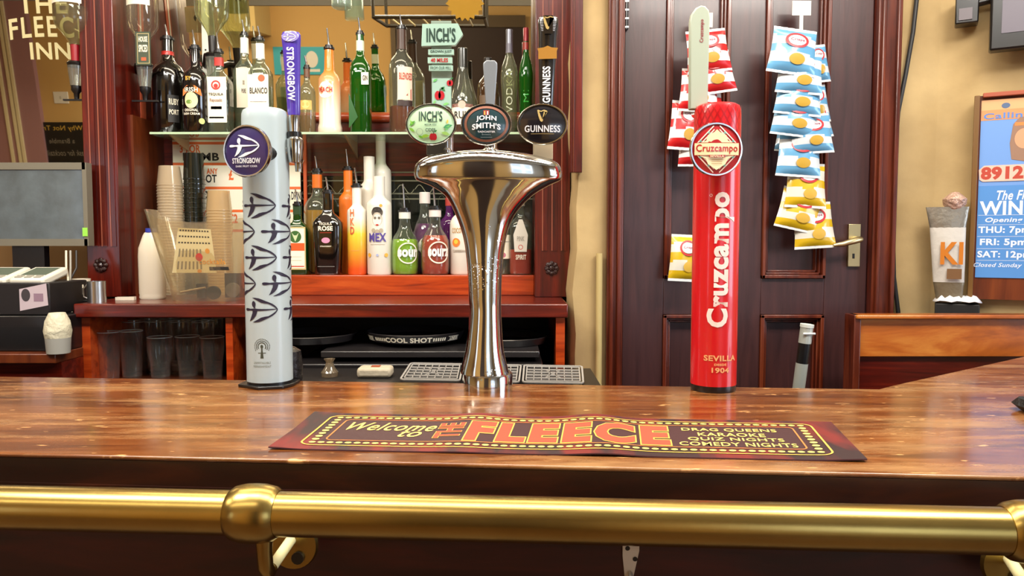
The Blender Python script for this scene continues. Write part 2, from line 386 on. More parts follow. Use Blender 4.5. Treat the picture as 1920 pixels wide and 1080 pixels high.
# room side things the mirror shows
WB = -2.2; MZ = U(960, 212, MY).z; LMY = 2.98; LMZ = U(960, 312, LMY).z
def mb(px, py, y0=WB): return MR(px, py, y0, MY, MZ)
def ml(px, py, y0=WB): return MR(px, py, y0, LMY, LMZ)
da, db = mb(742, 30), mb(985, 30)
struct('door_2', MB().box((da.x, WB, 0), (db.x, WB+.06, da.z-.12), mat('2f1d14', .6)).box((da.x-.05, WB, 0), (da.x, WB+.08, da.z), mat('5b4a30', .6)).box((da.x, WB, da.z-.12), (db.x, WB+.08, da.z), mat('5b4a30', .6)))
a, b = ml(-60, 30), ml(88, 260); g = MB().box((a.x, WB, 0), (b.x, WB+.06, CEIL-.05), mat('a87f84', .5))
for p_ in (8, 22, 30): g.box((ml(p_, 150).x, WB+.06, 0), (ml(p_+5, 150).x, WB+.08, CEIL-.05), CREAMP)
struct('door_3', g)
a = mb(700, 10, -.1); struct('trim_beam', MB().box((-5.2, -.14, a.z), (3.2, -.1, CEIL), mat('6b6558', .7)))
a, b = mb(425, 62, -1.9), mb(492, 62, -1.9); struct('trim_soffit', MB().box((a.x, -2.2, a.z), (b.x, -1.7, CEIL), mat('cdb478', .8)))
a, b = mb(516, 140), mb(608, 88)
m = MB().box((a.x, WB, a.z), (b.x, WB+.015, b.z), mat('35b0c4', .5)); hw_, hh_ = b.x-a.x, b.z-a.z
sf = lambda u, v, t: (b.x-u, WB+.016+t, a.z+v)
m.disc(hw_*.25, hh_*.55, hw_*.12, hh_*.3, sf, WHITE); m.disc(hw_*.8, hh_*.5, hw_*.07, hh_*.35, sf, mat('c7e8ea', .5)); m.rect(hw_*.1, hh_*.1, hw_*.4, hh_*.2, sf, WHITE)
tag(m.build('wall_poster'), 'turquoise poster on the ochre wall, seen in the mirror behind the bottles', 'poster')
a, b = ml(103, 194), ml(127, 172); cx_ = (a.x+b.x)/2; cz_ = (a.z+b.z)/2
tag(MB().box((a.x, WB, a.z), (b.x, WB+.01, b.z), WHITE).box((cx_-.01, WB+.01, cz_-.015), (cx_+.01, WB+.014, cz_+.015), mat('c9c6ba', .5)).build('light_switch', bevel=.003), 'white double light switch on the ochre wall, seen in the left mirror', 'switch')
a, b = ml(86, 318), ml(160, 229); W_, H_ = b.x-a.x, b.z-a.z
m = MB().box((a.x, WB, a.z), (b.x, WB+.03, b.z), mat('14110f', .6)); sf = lambda u, v, t: (b.x-u, WB+.031+t, a.z+v)
m.text('Why Not Try', .04*W_, .80*H_, .96*W_, .93*H_, sf, mat('d8b24a', .6)); m.text('a Bramble', .25*W_, .56*H_, .8*W_, .66*H_, sf, mat('8a8478', .6)); m.text('ask for cocktails', .08*W_, .3*H_, .92*W_, .42*H_, sf, mat('8a8478', .6), shear=.3)
tag(m.build('chalkboard'), 'black chalkboard with yellow heading on the ochre wall, seen in the left mirror', 'chalkboard')
# hanging glass rack over the counter (reflected)
# ================================================================ the counter
def fy(x): return 1.047-.083*x
def by(x): return 1.675-.076*x
top = [(-2.6, by(-2.6)), (.80, by(.80)), (.85, 1.655), (1.441, 2.085), (1.62, 2.22), (2.15, 1.85), (2.15, fy(1.9)), (-2.6, fy(-2.6))]
m = MB(); sfz = lambda u, v, t: (u, v, t)
m.prism(top, CT-.007, CT, sfz, COUNTER)
bar = thing('bar_counter', 'long worn brown wooden bar counter across the foreground, turning back at the right', 'bar counter')
m.build('counter_top', bar, bevel=.003)
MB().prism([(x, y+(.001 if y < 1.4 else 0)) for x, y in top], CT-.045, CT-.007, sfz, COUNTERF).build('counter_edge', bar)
fp = MB()
def strip(m, x0, x1, off, th, z0, z1, mt):
    vs = []
    for x in (x0, x1):
        for o_ in (off, off+th):
            for z in (z0, z1): vs.append((x, fy(x)+o_, z))
    m.add(vs, [(0, 1, 3, 2), (4, 6, 7, 5), (0, 4, 5, 1), (2, 3, 7, 6), (0, 2, 6, 4), (1, 5, 7, 3)], mt)
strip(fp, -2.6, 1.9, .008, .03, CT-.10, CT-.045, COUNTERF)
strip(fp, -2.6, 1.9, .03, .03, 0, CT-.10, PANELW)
fp.build('front_panel', bar)
bk = MB().box((-2.6, 1.55, .3), (.75, 1.58, CT-.045), DARK)
bk.build('back_panel', bar)
# brass rail
RA = UZ(0, 951, 1.062); RB = UZ(1900, 996, 1.062)
rd = (RB-RA).normalized(); R0 = RA-rd*.6; R1 = RB+rd*.35; rr = .0292
rail = thing('brass_rail', 'thick polished brass rail running along the front of the counter', 'rail', R0)
ang = math.atan2(rd.y, rd.x)
rail.rotation_euler.z = ang
def RL(p): return (Vector(p)-R0).dot(rd)
Ltot = (R1-R0).length
MBx = MB().tube([(0, 0, 0), (Ltot/2, 0, 0), (Ltot, 0, 0)], rr, BRASS, 40)
MBx.build('tube', rail)
for px, mir in ((478, 1), (1935, -1)):
    c = RL(UZ(px, 962 if px < 1000 else 998, 1.062)); w_ = .033
    g = MB().tube([(c-w_, 0, 0), (c-w_*.8, 0, 0), (c-w_*.4, 0, 0), (c, 0, 0), (c+w_*.4, 0, 0), (c+w_*.8, 0, 0), (c+w_, 0, 0)], [rr+.001, rr+.006, rr+.009, rr+.0095, rr+.009, rr+.006, rr+.001], BRASS, 40)
    col = g.build('collar', rail)
    MB().tube([(c+.012, .0, -.028), (c+.012, .0, -.05), (c+.012, .002, -.072), (c+.013, .010, -.084), (c+.014, .020, -.083)], [.012, .0105, .0105, .0105, .008], BRASS, 14).build('bracket_arm', rail)
    fl = MB().tube([(c+.022, .082, -.075), (c+.022, .076, -.075)], [.036, .034], BRASS, 30)
    fl.tube([(c+.030, .076, -.092), (c+.030, .072, -.092)], .009, BLACK, 12)
    fl.build('wall_flange', rail)
    tag(MB().tube([(c+.013, .018, -.083), (c+.020, .076, -.066)], .0075, mat('d9cf9a', .5), 14).build('bracket_rod', rail), 'pale cream rod')
# bag hook under the counter
hk = U(1183, 1043, fy(.16)+.026)
t = thing('bag_hook', 'small white metal bag hook on the counter front below the brass rail', 'hook', (hk.x, fy(hk.x)+.0295, hk.z))
m = MB(); m.prism([(-.009, -.03), (.004, -.03), (.012, .008), (.012, .016), (.006, .022), (-.006, .022), (-.012, .016), (-.012, 0)], 0, .0025, flat(), mat('cfc6b8', .4, .5))
m.disc(-.005, .012, .0035, .0035, flat(), BLACK, t=.003); m.disc(.006, -.004, .0035, .0035, flat(), BLACK, t=.003)
m.build('plate', t)
MB().tube([(-.001, -.003, -.024), (-.001, -.02, -.032), (-.001, -.034, -.05), (-.001, -.02, -.066), (-.001, -.012, -.06)], .0035, mat('cfc6b8', .3, .8)).build('hook_prong', t)
# bar runner
mc = [UZ(503, 843, CT), UZ(1626, 867, CT), UZ(1558, 793, CT), UZ(590, 776, CT)]
MW, MH = 1.0, .256
def matsf(u, v, t):
    a, b = u/MW, v/MH
    p = (mc[0]*(1-a)+mc[1]*a)*(1-b)+(mc[3]*(1-a)+mc[2]*a)*b
    wv = .007*(.5+.5*b)*math.exp(-((a-.575+.02*b)/.055)**2)+.004*math.exp(-((a-.33)/.05)**2)*(.3+b)+.0025*math.exp(-(a/.04)**2)*abs(2*b-1)+.003*math.exp(-((1-a)/.05)**2)*(1-b)
    return (p.x, p.y, CT+.0022+wv+t)
MATBR = mat('3a1a1c', .62, bump=.05, bscale=300)
m = MB(); n, k = 90, 10
vs = [matsf(MW*i/n, MH*j/k, 0) for j in range(k+1) for i in range(n+1)]
fs = [(j*(n+1)+i, j*(n+1)+i+1, (j+1)*(n+1)+i+1, (j+1)*(n+1)+i) for j in range(k) for i in range(n)]
def matmat():
    mm = bpy.data.materials.new('runner_cloth'); mm.use_nodes = True; nt = mm.node_tree; b = nt.nodes['Principled BSDF']; L = nt.links.new
    tc = nt.nodes.new('ShaderNodeTexCoord'); mp = nt.nodes.new('ShaderNodeMapping'); mp.inputs['Scale'].default_value = (5, 1.2, 1)
    n_ = nt.nodes.new('ShaderNodeTexNoise'); n_.inputs['Scale'].default_value = 4; n_.inputs['Detail'].default_value = 3
    cr = nt.nodes.new('ShaderNodeValToRGB'); e = cr.color_ramp.elements; e[0].position = .42; e[0].color = rgba('2a1315'); e[1].position = .62; e[1].color = rgba('6d1a14')
    L(tc.outputs['Object'], mp.inputs[0]); L(mp.outputs[0], n_.inputs[0]); L(n_.outputs[0], cr.inputs[0]); L(cr.outputs[0], b.inputs[0]); b.inputs['Roughness'].default_value = .6
    return mm
MRED = matmat(); YEL = mat('dcae4c', .6); CORAL = mat('d9452c', .8)
m.add(vs, fs, MRED)
vs2 = [matsf(MW*i/n, MH*j/k, -.002) for j in range(k+1) for i in range(n+1)]
m.add(vs2, [tuple(reversed(f)) for f in fs], BLACK)
bo = [i for i in range(n+1)]+[j*(n+1)+n for j in range(1, k+1)]+[k*(n+1)+i for i in range(n-1, -1, -1)]+[j*(n+1) for j in range(k-1, 0, -1)]
N = len(vs); m.add(vs+vs2, [(bo[i], bo[(i+1) % len(bo)], N+bo[(i+1) % len(bo)], N+bo[i]) for i in range(len(bo))], mat('57333a', .6))
# centre field
m.rect(.075, .05, .93, .206, matsf, MATBR, .0003, 80, 6)
def rrect(u0, v0, u1, v1, r, n=6):
    P = []
    for cx, cy, a0 in ((u1-r, v1-r, 0), (u0+r, v1-r, PI/2), (u0+r, v0+r, PI), (u1-r, v0+r, 1.5*PI)):
        P += [(cx+r*math.cos(a0+PI/2*i/n), cy+r*math.sin(a0+PI/2*i/n)) for i in range(n+1)]
    return P+[P[0]]
def dens(P, d=.012):
    out = []
    for a, b in zip(P, P[1:]):
        q = max(1, int(math.hypot(b[0]-a[0], b[1]-a[1])/d))
        out += [(a[0]+(b[0]-a[0])*i/q, a[1]+(b[1]-a[1])*i/q) for i in range(q)]
    return out+[P[-1]]
m.stroke(dens(rrect(.045, .024, .955, .23, .02)), .0035, matsf, YEL, .0009)
m.stroke(dens(rrect(.082, .056, .918, .202, .012)), .003, matsf, mat('c9773a', .6), .0009)
for i in range(55):
    for v in (.04, .216): m.disc(.064+.872*i/54, v, .0062, .0055, matsf, mat('e6cf6a', .6), .001, 10)
for j in range(1, 9):
    for u in (.064, .936): m.disc(u, .04+.176*j/9, .0068, .0065, matsf, mat('e6cf6a', .6), .001, 10)
m.text('Welcome', .10, .125, .265, .18, matsf, mat('e6cf6a', .6), .001, shear=.4, bold=.008)
m.text('to', .205, .085, .245, .125, matsf, mat('e6cf6a', .6), .001, shear=.4, bold=.008)
m.text('THE', .272, .08, .314, .178, matsf, YEL, .0009, bold=.05, rot=1); m.text('THE', .272, .08, .314, .178, matsf, CORAL, .0011, bold=.03, rot=1)
m.text('FLEECE', .333, .072, .684, .184, matsf, YEL, .0009, bold=.085); m.text('FLEECE', .333, .072, .684, .184, matsf, CORAL, .0011, bold=.06)
for s_, a, b, v in (('DRAG QUEENS', .715, .885, .161), ('KARAOKE', .742, .86, .129), ('QUIZ NIGHTS', .722, .888, .097), ('COMEDY NIGHTS', .705, .905, .066)):
    m.text(s_, a, v, b, v+.023, matsf, mat('e6cf6a', .6), .001, bold=.01)
tag(m.build('bar_runner', smooth=60), 'dark red bar runner mat with yellow dotted border and coral lettering on the counter', 'bar mat')
# dark bits at the far right of the counter
# ================================================================ beer fonts
def archer(m, sf, u, v, s, mt, t=.0008):
    T = lambda P: [(u+s*a, v+s*.88*b) for a, b in P]
    m.disc(u+.32*s, v+.155*s, .058*s, .085*s, sf, mt, t, 14)
    m.stroke(T([(0, 0), (.015, 0), (.05, 0), (.12, 0), (.2, 0), (.28, 0), (.36, 0), (.45, 0), (.55, 0), (.65, .002), (.75, .005), (.85, .01), (.93, .015)]), [q*s for q in (.02, .055, .075, .07, .045, .06, .07, .055, .048, .04, .032, .028, .02)], sf, mt, t)
    m.stroke(T([(.35, .02), (.35, -.06), (.33, -.14), (.285, -.22), (.23, -.3), (.17, -.36)]), [q*s for q in (.17, .14, .125, .1, .055, .005)], sf, mt, t)
    m.stroke(T([(.34, .12), (.34, .05)]), .05*s, sf, mt, t)
    for q in (1, -1.05):
        m.stroke(T([(.28, .37*q), (.36, .352*q), (.46, .318*q), (.55, .272*q), (.64, .238*q), (.73, .21*q), (.81, .165*q), (.88, .11*q), (.93, .06*q), (.965, 0)]), [w_*s for w_ in (.004, .04, .075, .09, .07, .045, .05, .045, .035, .03)], sf, mt, t)
def font_col(name, label, X, Y, H, R, body, base_h):
    t = thing(name, label, 'beer tap', (X, Y, CT))
    MB().lathe([(0, 0), (R*.96, 0), (R*.98, .004), (R*.98, base_h), (0, base_h)], BLACK, 48).build('base_ring', t)
    c = MB().lathe([(0, base_h), (R, base_h), (R, H-.025), (R*.985, H-.012), (R*.93, H-.004), (R*.8, H), (0, H)], body, 64)
    return t, c
# -- white column
WCOL = mat('aab8bb', .32, coat=.3); PUR = mat('2b2054', .3, coat=1); INK = mat('211a30', .5)
X1, Y1 = -.545, 1.667
RW = .0498
t, c = font_col('white_beer_font', 'white cylindrical beer font printed with dark archers, left on the counter', X1, Y1, .612, RW, WCOL, .012)
sf = cyl(RW)
k = Y1/F
for i in range(5):
    v = CT+0; z = U(490, 385+49*i, Y1-RW).z-CT
    if i % 2 == 0:
        for u0 in (-.043, .049, -.135): archer(c, sf, u0, z, .080, INK)
    else:
        for u0 in (.003, -.089, .095): archer(c, sf, u0, z, .080, INK)
z = .118 - .02
zt_ = U(486, 655, Y1-RW).z-CT; GR = mat('3a3f30', .6)
c.poly([(-.004, zt_-.02), (.003, zt_-.02), (.001, zt_-.002), (.001, zt_+.008), (-.002, zt_+.008), (-.002, zt_-.002)], sf, GR)
for i in range(22):
    a = -0.5+i*(PI+1)/21
    for r_ in (.0085, .0125, .0165): c.disc(-.0005+r_*math.cos(a), zt_+.006+r_*math.sin(a), .0011, .0011, sf, GR, n=6)
c.disc(-.0005, zt_+.006, .003, .004, sf, GR); c.rect(-.009, zt_-.009, .008, zt_-.0075, sf, GR)
c.text('UNMISTAKABLE', -.02, zt_-.032, .018, zt_-.0275, sf, mat('7b8072', .6)); c.text('REFRESHMENT', -.021, zt_-.04, .019, zt_-.0355, sf, mat('7b8072', .6))
c.build('column', t)
m = MB(); m.prism([(-.062, -.03), (-.005, -.066), (.045, -.052), (.06, -.02), (.06, .03), (-.06, .03)], 0, .007, sfz, BLACK); m.build('clamp_plate', t, bevel=.002)
def badge(parent, loc, a, b, art, face, rimm=CHROME, tilt=0, h=.006, deep=.010, yaw=0):
    M = Matrix.Rotation(yaw, 3, 'Z') @ Matrix.Rotation(-tilt, 3, 'X'); L0 = Vector(loc)
    rim = MB(); pr = [(1.0, deep), (1.03, deep*.6), (1.04, .002), (1.0, -.003), (.95, -.003), (.94, .001)]
    rim.loft([[tuple(L0+M @ Vector((a*q*math.cos(2*PI*j/48), y, b*q*math.sin(2*PI*j/48)))) for j in range(48)] for q, y in pr], rimm)
    bo_ = rim.build('badge', parent)
    f = MB(); sf = dome(a*.95, b*.95, h, loc, M); f.disc(0, 0, a*.945, b*.945, sf, face, 0, 48, 8)
    art(f, sf); f.build('badge_face', bo_, smooth=60)
    return bo_
LETW = mat('dfe0e4', .35, coat=.8)
def art_purple(f, sf):
    archer(f, sf, -.037, .010, .069, LETW, .0006)
    f.text('STRONGBOW', -.031, -.026, .031, -.0155, sf, LETW, bold=.03); f.text('DARK FRUIT CIDER', -.024, -.034, .024, -.0305, sf, LETW, bold=.02)
bp = U(463, 283, Y1-.085)
badge(t, (bp.x-X1, -.085, bp.z-CT), .0515, .0535, art_purple, PUR, yaw=-.15)
MB().tube([(bp.x-X1+.02, -.075, bp.z-CT), (bp.x-X1+.03, -.03, bp.z-CT)], .018, BLACK, 20).build('badge_stem', t)
# tap and handle on the right-hand side
hx = U(551, 200, Y1+.0).x-X1
def hz(py): return U(551, py, Y1).z-CT
tp = MB(); tp.tube([(.04, 0, hz(283)), (hx+.01, 0, hz(283))], .012, CHROME, 20)
tp.lathe([(0, hz(307)), (.014, hz(305)), (.017, hz(290)), (.019, hz(275)), (.018, hz(262)), (.013, hz(258)), (0, hz(258))], CHROME, 24, (hx+.002, -.004, 0))
tp.lathe([(0, hz(322)), (.007, hz(322)), (.008, hz(308)), (.012, hz(300)), (0, hz(300))], CHROME, 20, (hx+.008, 0, 0))
tp.lathe([(0, hz(259)), (.0155, hz(259)), (.0155, hz(248)), (0, hz(248))], BLACK, 20, (hx, 0, 0))
tp.lathe([(0, hz(248)), (.011, hz(248)), (.0125, hz(222)), (.012, hz(217)), (0, hz(217))], CHROME, 20, (hx, 0, 0))
tp.build('tap_valve', t)
PH = mat('4a35a0', .25, coat=1); hd = MB()
pr = [(hz(216), .0125), (hz(212), .014), (hz(150), .0165), (hz(90), .0195), (hz(74), .021), (hz(66), .021), (hz(61), .018), (hz(59), .009)]
hd.loft([[(hx+w_*math.cos(2*PI*j/32)-.0035*(z_-hz(216))/.18, w_*.6*math.sin(2*PI*j/32), z_) for j in range(32)] for z_, w_ in pr], PH)
sf = lambda u, v, t_: (hx-.003+u, -.0125-t_, v)
sf2 = lambda u, v, t_: (hx-.0015+u, -.0100-t_-.003*max(0, (v-hz(150)))/.06, v)
hd.text('STRONGBOW', -.0075, hz(190), .0075, hz(92), sf2, LETW, .0025, bold=.03, rot=-1)
hd.disc(.001, hz(72), .018, .0105, sf, mat('8d83c4', .3, coat=1), .001, 24); archer(hd, sf, -.013, hz(72), .028, LETW, .0016)
hd.build('tap_handle', t)
# black cover hanging behind the font
m = MB(); q0 = U(548, 640, 1.74); 
m.lathe([(.02, 0), (.028, .01), (.03, .05), (.026, .09), (.012, .1)], mat('1c1a1c', .3, bump=.6, bscale=60), 18, (q0.x-.010, 1.745, 1.075), p=3)
tag(m.build('drip_cover'), 'crumpled black plastic cover behind the white beer font', 'cover')
# -- red column
X2, Y2 = .4385, 1.612
RR = .0488
def redmat():
    mm = bpy.data.materials.new('red_print'); mm.use_nodes = True; nt = mm.node_tree; b = nt.nodes['Principled BSDF']
    b.inputs[0].default_value = rgba('c4101a'); b.inputs['Roughness'].default_value = .28; b.inputs['Coat Weight'].default_value = .5
    return mm
RED = redmat()
t, c = font_col('red_beer_font', 'tall red cylindrical beer font with pale lever and round cream badge', X2, Y2, .612, RR, RED, .014)
sf = cyl(RR)
def cz_(py): return U(1330, py, Y2-RR).z-CT
LW = mat('ead9cf', .5, coat=.3); GOLD = mat('e2a36a', .5)
c.text('Cruzcampo', -.0265, cz_(612), .0255, cz_(362), sf, LW, .0012, bold=.04, rot=1)
c.ring(-.0235, cz_(366), .003, .003, .0008, sf, LW)
c.text('SEVILLA', -.033, cz_(677), .038, cz_(667), sf, GOLD, .001, bold=.03); c.text('DESDE', -.011, cz_(686), .014, cz_(682), sf, GOLD, .001, bold=.03); c.text('1904', -.016, cz_(699), .02, cz_(690), sf, GOLD, .001, bold=.03)
DR = mat('9a0f18', .35, coat=.5)
for i in range(-5, 6):
    for j in range(5):
        u_ = i*.0135+(j % 2)*.00675; v_ = .598-.012*j
        c.stroke([(u_-.006, v_), (u_, v_+.010), (u_+.006, v_), (u_, v_-.010), (u_-.006, v_)], .001, sf, DR)
c.build('column', t)
CR = mat('e9d9a8', .45, coat=.8); R_ = mat('b3161d', .35, coat=.8); TEAL = mat('5f9a8c', .4, coat=.8)
def art_cruz(f, sf):
    for s1 in (1, -1):
        for s2 in (1, -1):
            for o_, w_ in ((.045, .0022), (.053, .0022)):
                f.stroke([(s1*(o_-.002)*q, s2*(o_-.002)*(1-q)*1.05) for q in (.12, .3, .5, .7, .88)], w_, sf, mat('ecd3c0', .4, coat=.8), .0006)
            f.rect(s1*.016-.002, s2*.033-.002, s1*.016+.002, s2*.033+.002, sf, TEAL, .0009, 1); f.rect(s1*.033-.002, s2*.016-.002, s1*.033+.002, s2*.016+.002, sf, TEAL, .0009, 1)
    f.poly([(-.034, .012), (-.022, .017), (-.019, .028), (-.006, .034), (0, .04), (.006, .034), (.019, .028), (.022, .017), (.034, .012), (.034, -.014), (.022, -.02), (.018, -.03), (0, -.042), (-.018, -.03), (-.022, -.02), (-.034, -.014)], sf, CR, .0012)
    f.rect(-.045, -.0125, .045, .0125, sf, CR, .0016, 12, 3)
    f.rect(-.046, .0122, .046, .0130, sf, R_, .0019, 12); f.rect(-.046, -.0130, .046, -.0122, sf, R_, .0019, 12)
    f.text('Cruzcampo', -.042, -.0095, .042, .009, sf, R_, .0022, bold=.015)
    f.rect(-.016, -.0175, .016, -.012, sf, R_, .0024, 4); f.text('SEVILLA', -.014, -.0168, .014, -.0128, sf, CR, .0028, bold=.03)
    for v_ in (-.022, -.026, -.030): f.rect(-.011, v_, .011, v_+.0008, sf, mat('b5803a', .5), .0014, 3)
bp = U(1343, 280, Y2-.075)
badge(t, (bp.x-X2, -.075, bp.z-CT), .0525, .0535, art_cruz, mat('a5141b', .3, coat=1), h=.006)
MB().tube([(bp.x-X2-.012, -.066, bp.z-CT), (bp.x-X2-.012, -.03, bp.z-CT)], .018, CHROME, 20).build('badge_stem', t)
PAL = mat('a2ab98', .4, coat=.3); lev = MB()
lx = U(1312, 100, Y2).x-X2
def lz(py): return U(1312, py, Y2).z-CT
pts = [(-.0195, lz(205)), (.0195, lz(205)), (.0215, lz(32)), (.0195, lz(18)), (.011, lz(10)), (.002, lz(9)), (-.009, lz(14)), (-.0185, lz(26)), (-.021, lz(40))]
lev.prism(pts, -.008, .008, flat((lx, .01, 0)), PAL)
lev.text('Cruzcampo', .000, lz(79), .0095, lz(36), flat((lx, .01, 0)), mat('8c2430', .5), .0088, bold=.02, rot=1)
lev.build('tap_lever', t, bevel=.003)
# -- chrome T font with three taps
X3, Y3 = -.052, 1.618
t = thing('chrome_beer_font', 'polished chrome T-shaped beer font carrying three oval badges, centre of the counter', 'beer tap', (X3, Y3, CT))
def q3(px, py): p = U(px, py, Y3); return (p.x-X3, p.z-CT)
edgeL = [(862.5, 698), (864, 689), (873, 652), (880, 588), (878.5, 556), (876, 502), (869, 448), (855, 405), (837, 370), (812, 350), (787, 340), (778.5, 334), (776.5, 322), (782, 304), (803, 292), (846, 286), (885, 283.5), (908, 283)]
edgeR = [(954.5, 698), (952, 689), (944, 652), (940, 588), (940, 556), (942, 502), (949, 448), (964, 405), (995, 370), (1024, 352), (1046, 341), (1053, 335), (1053, 320), (1045, 307), (1012, 294), (968, 286), (930, 283.5), (910, 283)]
rows = []
for (a, b), (c_, d_) in zip(edgeL, edgeR):
    xa, za = q3(a, b); xb, zb = q3(c_, d_); rows.append(((xa+xb)/2, (xb-xa)/2, (za+zb)/2))
dep = [.052, .050, .043, .038, .037, .037, .038, .042, .047, .05, .052, .054, .056, .056, .05, .04, .025, .004]
def cr4(P, t_):
    i = min(int(t_), len(P)-2); f_ = t_-i; g = lambda j: P[max(0, min(len(P)-1, j))]
    a, b, c_, d_ = g(i-1), g(i), g(i+1), g(i+2)
    return .5*((2*b)+(-a+c_)*f_+(2*a-5*b+4*c_-d_)*f_*f_+(-a+3*b-3*c_+d_)*f_**3)
m = MB(); rings = []; NN = 80
for i in range(NN+1):
    t_ = (len(rows)-1)*i/NN; cx, hw, z_ = (cr4([r[j] for r in rows], t_) for j in range(3)); dp = cr4(dep, t_)
    e = 2.0
    rings.append([(cx+max(hw, .002)*math.cos(2*PI*j/72), dp*math.sin(2*PI*j/72), z_) for j in range(72)])
m.loft(rings, None or CHROME)
def chromewet():
    mm = bpy.data.materials.new('chrome_with_droplets'); mm.use_nodes = True; nt = mm.node_tree; b = nt.nodes['Principled BSDF']; L = nt.links.new
    b.inputs[0].default_value = rgba('cfd0ce'); b.inputs['Metallic'].default_value = 1; b.inputs['Roughness'].default_value = .09
    tc = nt.nodes.new('ShaderNodeTexCoord'); vo = nt.nodes.new('ShaderNodeTexVoronoi'); vo.inputs['Scale'].default_value = 190
    L(tc.outputs['Object'], vo.inputs['Vector']); cr = nt.nodes.new('ShaderNodeValToRGB'); cr.color_ramp.elements[0].position = 0; cr.color_ramp.elements[0].color = (1, 1, 1, 1); cr.color_ramp.elements[1].position = .3; cr.color_ramp.elements[1].color = (0, 0, 0, 1)
    L(vo.outputs['Distance'], cr.inputs[0])
    n_ = nt.nodes.new('ShaderNodeTexNoise'); n_.inputs['Scale'].default_value = 9; L(tc.outputs['Object'], n_.inputs['Vector'])
    c2 = nt.nodes.new('ShaderNodeValToRGB'); c2.color_ramp.elements[0].position = .52; c2.color_ramp.elements[1].position = .6; L(n_.outputs[0], c2.inputs[0])
    mu = nt.nodes.new('ShaderNodeMath'); mu.operation = 'MULTIPLY'; L(cr.outputs[0], mu.inputs[0]); L(c2.outputs[0], mu.inputs[1])
    sp = nt.nodes.new('ShaderNodeSeparateXYZ'); L(tc.outputs['Object'], sp.inputs[0]); mr = nt.nodes.new('ShaderNodeMapRange'); mr.inputs['From Min'].default_value = .36; mr.inputs['From Max'].default_value = .26; L(sp.outputs[2], mr.inputs[0])
    m3 = nt.nodes.new('ShaderNodeMath'); m3.operation = 'MULTIPLY'; L(mu.outputs[0], m3.inputs[0]); L(mr.outputs[0], m3.inputs[1])
    bp_ = nt.nodes.new('ShaderNodeBump'); bp_.inputs['Strength'].default_value = .7; bp_.inputs['Distance'].default_value = .002; L(m3.outputs[0], bp_.inputs['Height']); L(bp_.outputs[0], b.inputs['Normal'])
    return mm
CW = chromewet(); m.mats[0] = CW
m.build('body', t, smooth=50)
zb = q3(909, 698)[1]
MB().lathe([(0, 0), (.0535, 0), (.0535, .003), (.0535, zb-.004), (.051, zb), (0, zb)], CHROME, 64).build('base_ring', t)
INK2 = mat('1d3b30', .5, coat=.8); GREENL = mat('5ca83a', .5, coat=.8); REDA = mat('b5202a', .4, coat=.8)
def apple(f, sf, u, v, r, mt=REDA, t_=.001):
    f.disc(u-.4*r, v, .7*r, r, sf, mt, t_, 16); f.disc(u+.4*r, v, .7*r, r, sf, mt, t_, 16)
    f.stroke([(u, v+.7*r), (u+.2*r, v+1.5*r)], .2*r, sf, mat('3d3320', .5), t_); leaf(f, sf, u+.3*r, v+1.3*r, r*1.1, .6, mat('2f7a3a', .5, coat=.5), t_)
def leaf(f, sf, u, v, l, a, mt, t_=.001):
    P = [(0, 0), (.3, .2), (.6, .22), (1, 0), (.6, -.16), (.3, -.15)]
    f.poly([(u+l*(x*math.cos(a)-y*math.sin(a)), v+l*(x*math.sin(a)+y*math.cos(a))) for x, y in P], sf, mt, t_)
def art_inch(f, sf):
    f.text('INCH\u0027S', -.024, .006, .024, .026, sf, INK2, bold=.02); f.rect(-.006, .0035, .014, .005, sf, INK2, .0006, 2)
    f.text('MEDIUM APPLE', -.012, -.003, .012, -.0005, sf, INK2, bold=.02); f.text('CIDER', -.0105, -.016, .0105, -.009, sf, INK2, bold=.01)
    for u_, v_, l_, a_, c__ in ((-.044, -.004, .016, .7, '4d9a2c'), (-.045, -.008, .014, -.6, '77b83c'), (-.038, -.001, .01, 2, '77b83c'), (.026, -.008, .02, .3, '2f8a44'), (.03, -.014, .016, .9, '5fb04c'), (.022, -.018, .018, -.2, '9acb62'), (.034, .0, .01, 1.4, 'd8b24a'), (-.02, -.027, .018, .2, '8fc23c'), (-.026, -.024, .012, -.5, '5fae34')):
        leaf(f, sf, u_, v_, l_, a_, mat(c__, .5, coat=.8))
    apple(f, sf, .005, -.0265, .007); f.ring(-.023, -.016, .007, .007, .0006, sf, mat('6d8a78', .5))
def art_js(f, sf):
    f.ring(0, 0, .0455, .037, .005, sf, mat('9a6a58', .35, .6), .0006, 40)
    f.text('JOHN', -.0205, .0035, .0205, .015, sf, LETW, .001, bold=.03, arc=.002); f.text("SMITH'S", -.029, -.0125, .029, -.0015, sf, LETW, .001, bold=.03, arc=.004)
    f.text('TADCASTER', -.018, -.0178, .018, -.0145, sf, LETW, bold=.03); f.text('Brewery', -.009, -.024, .009, -.020, sf, mat('8fa3a8', .5)); f.rect(-.012, -.0275, .012, -.0268, sf, mat('8fa3a8', .5))
    f.rect(-.006, .018, .006, .028, sf, mat('8c2a24', .4), .0008, 2); f.rect(-.0045, .018, -.002, .026, sf, mat('d9a54a', .4), .001, 1); f.rect(.0015, .018, .004, .026, sf, LETW, .001, 1)
HG = mat('c6ab6c', .3, .3, coat=.8)
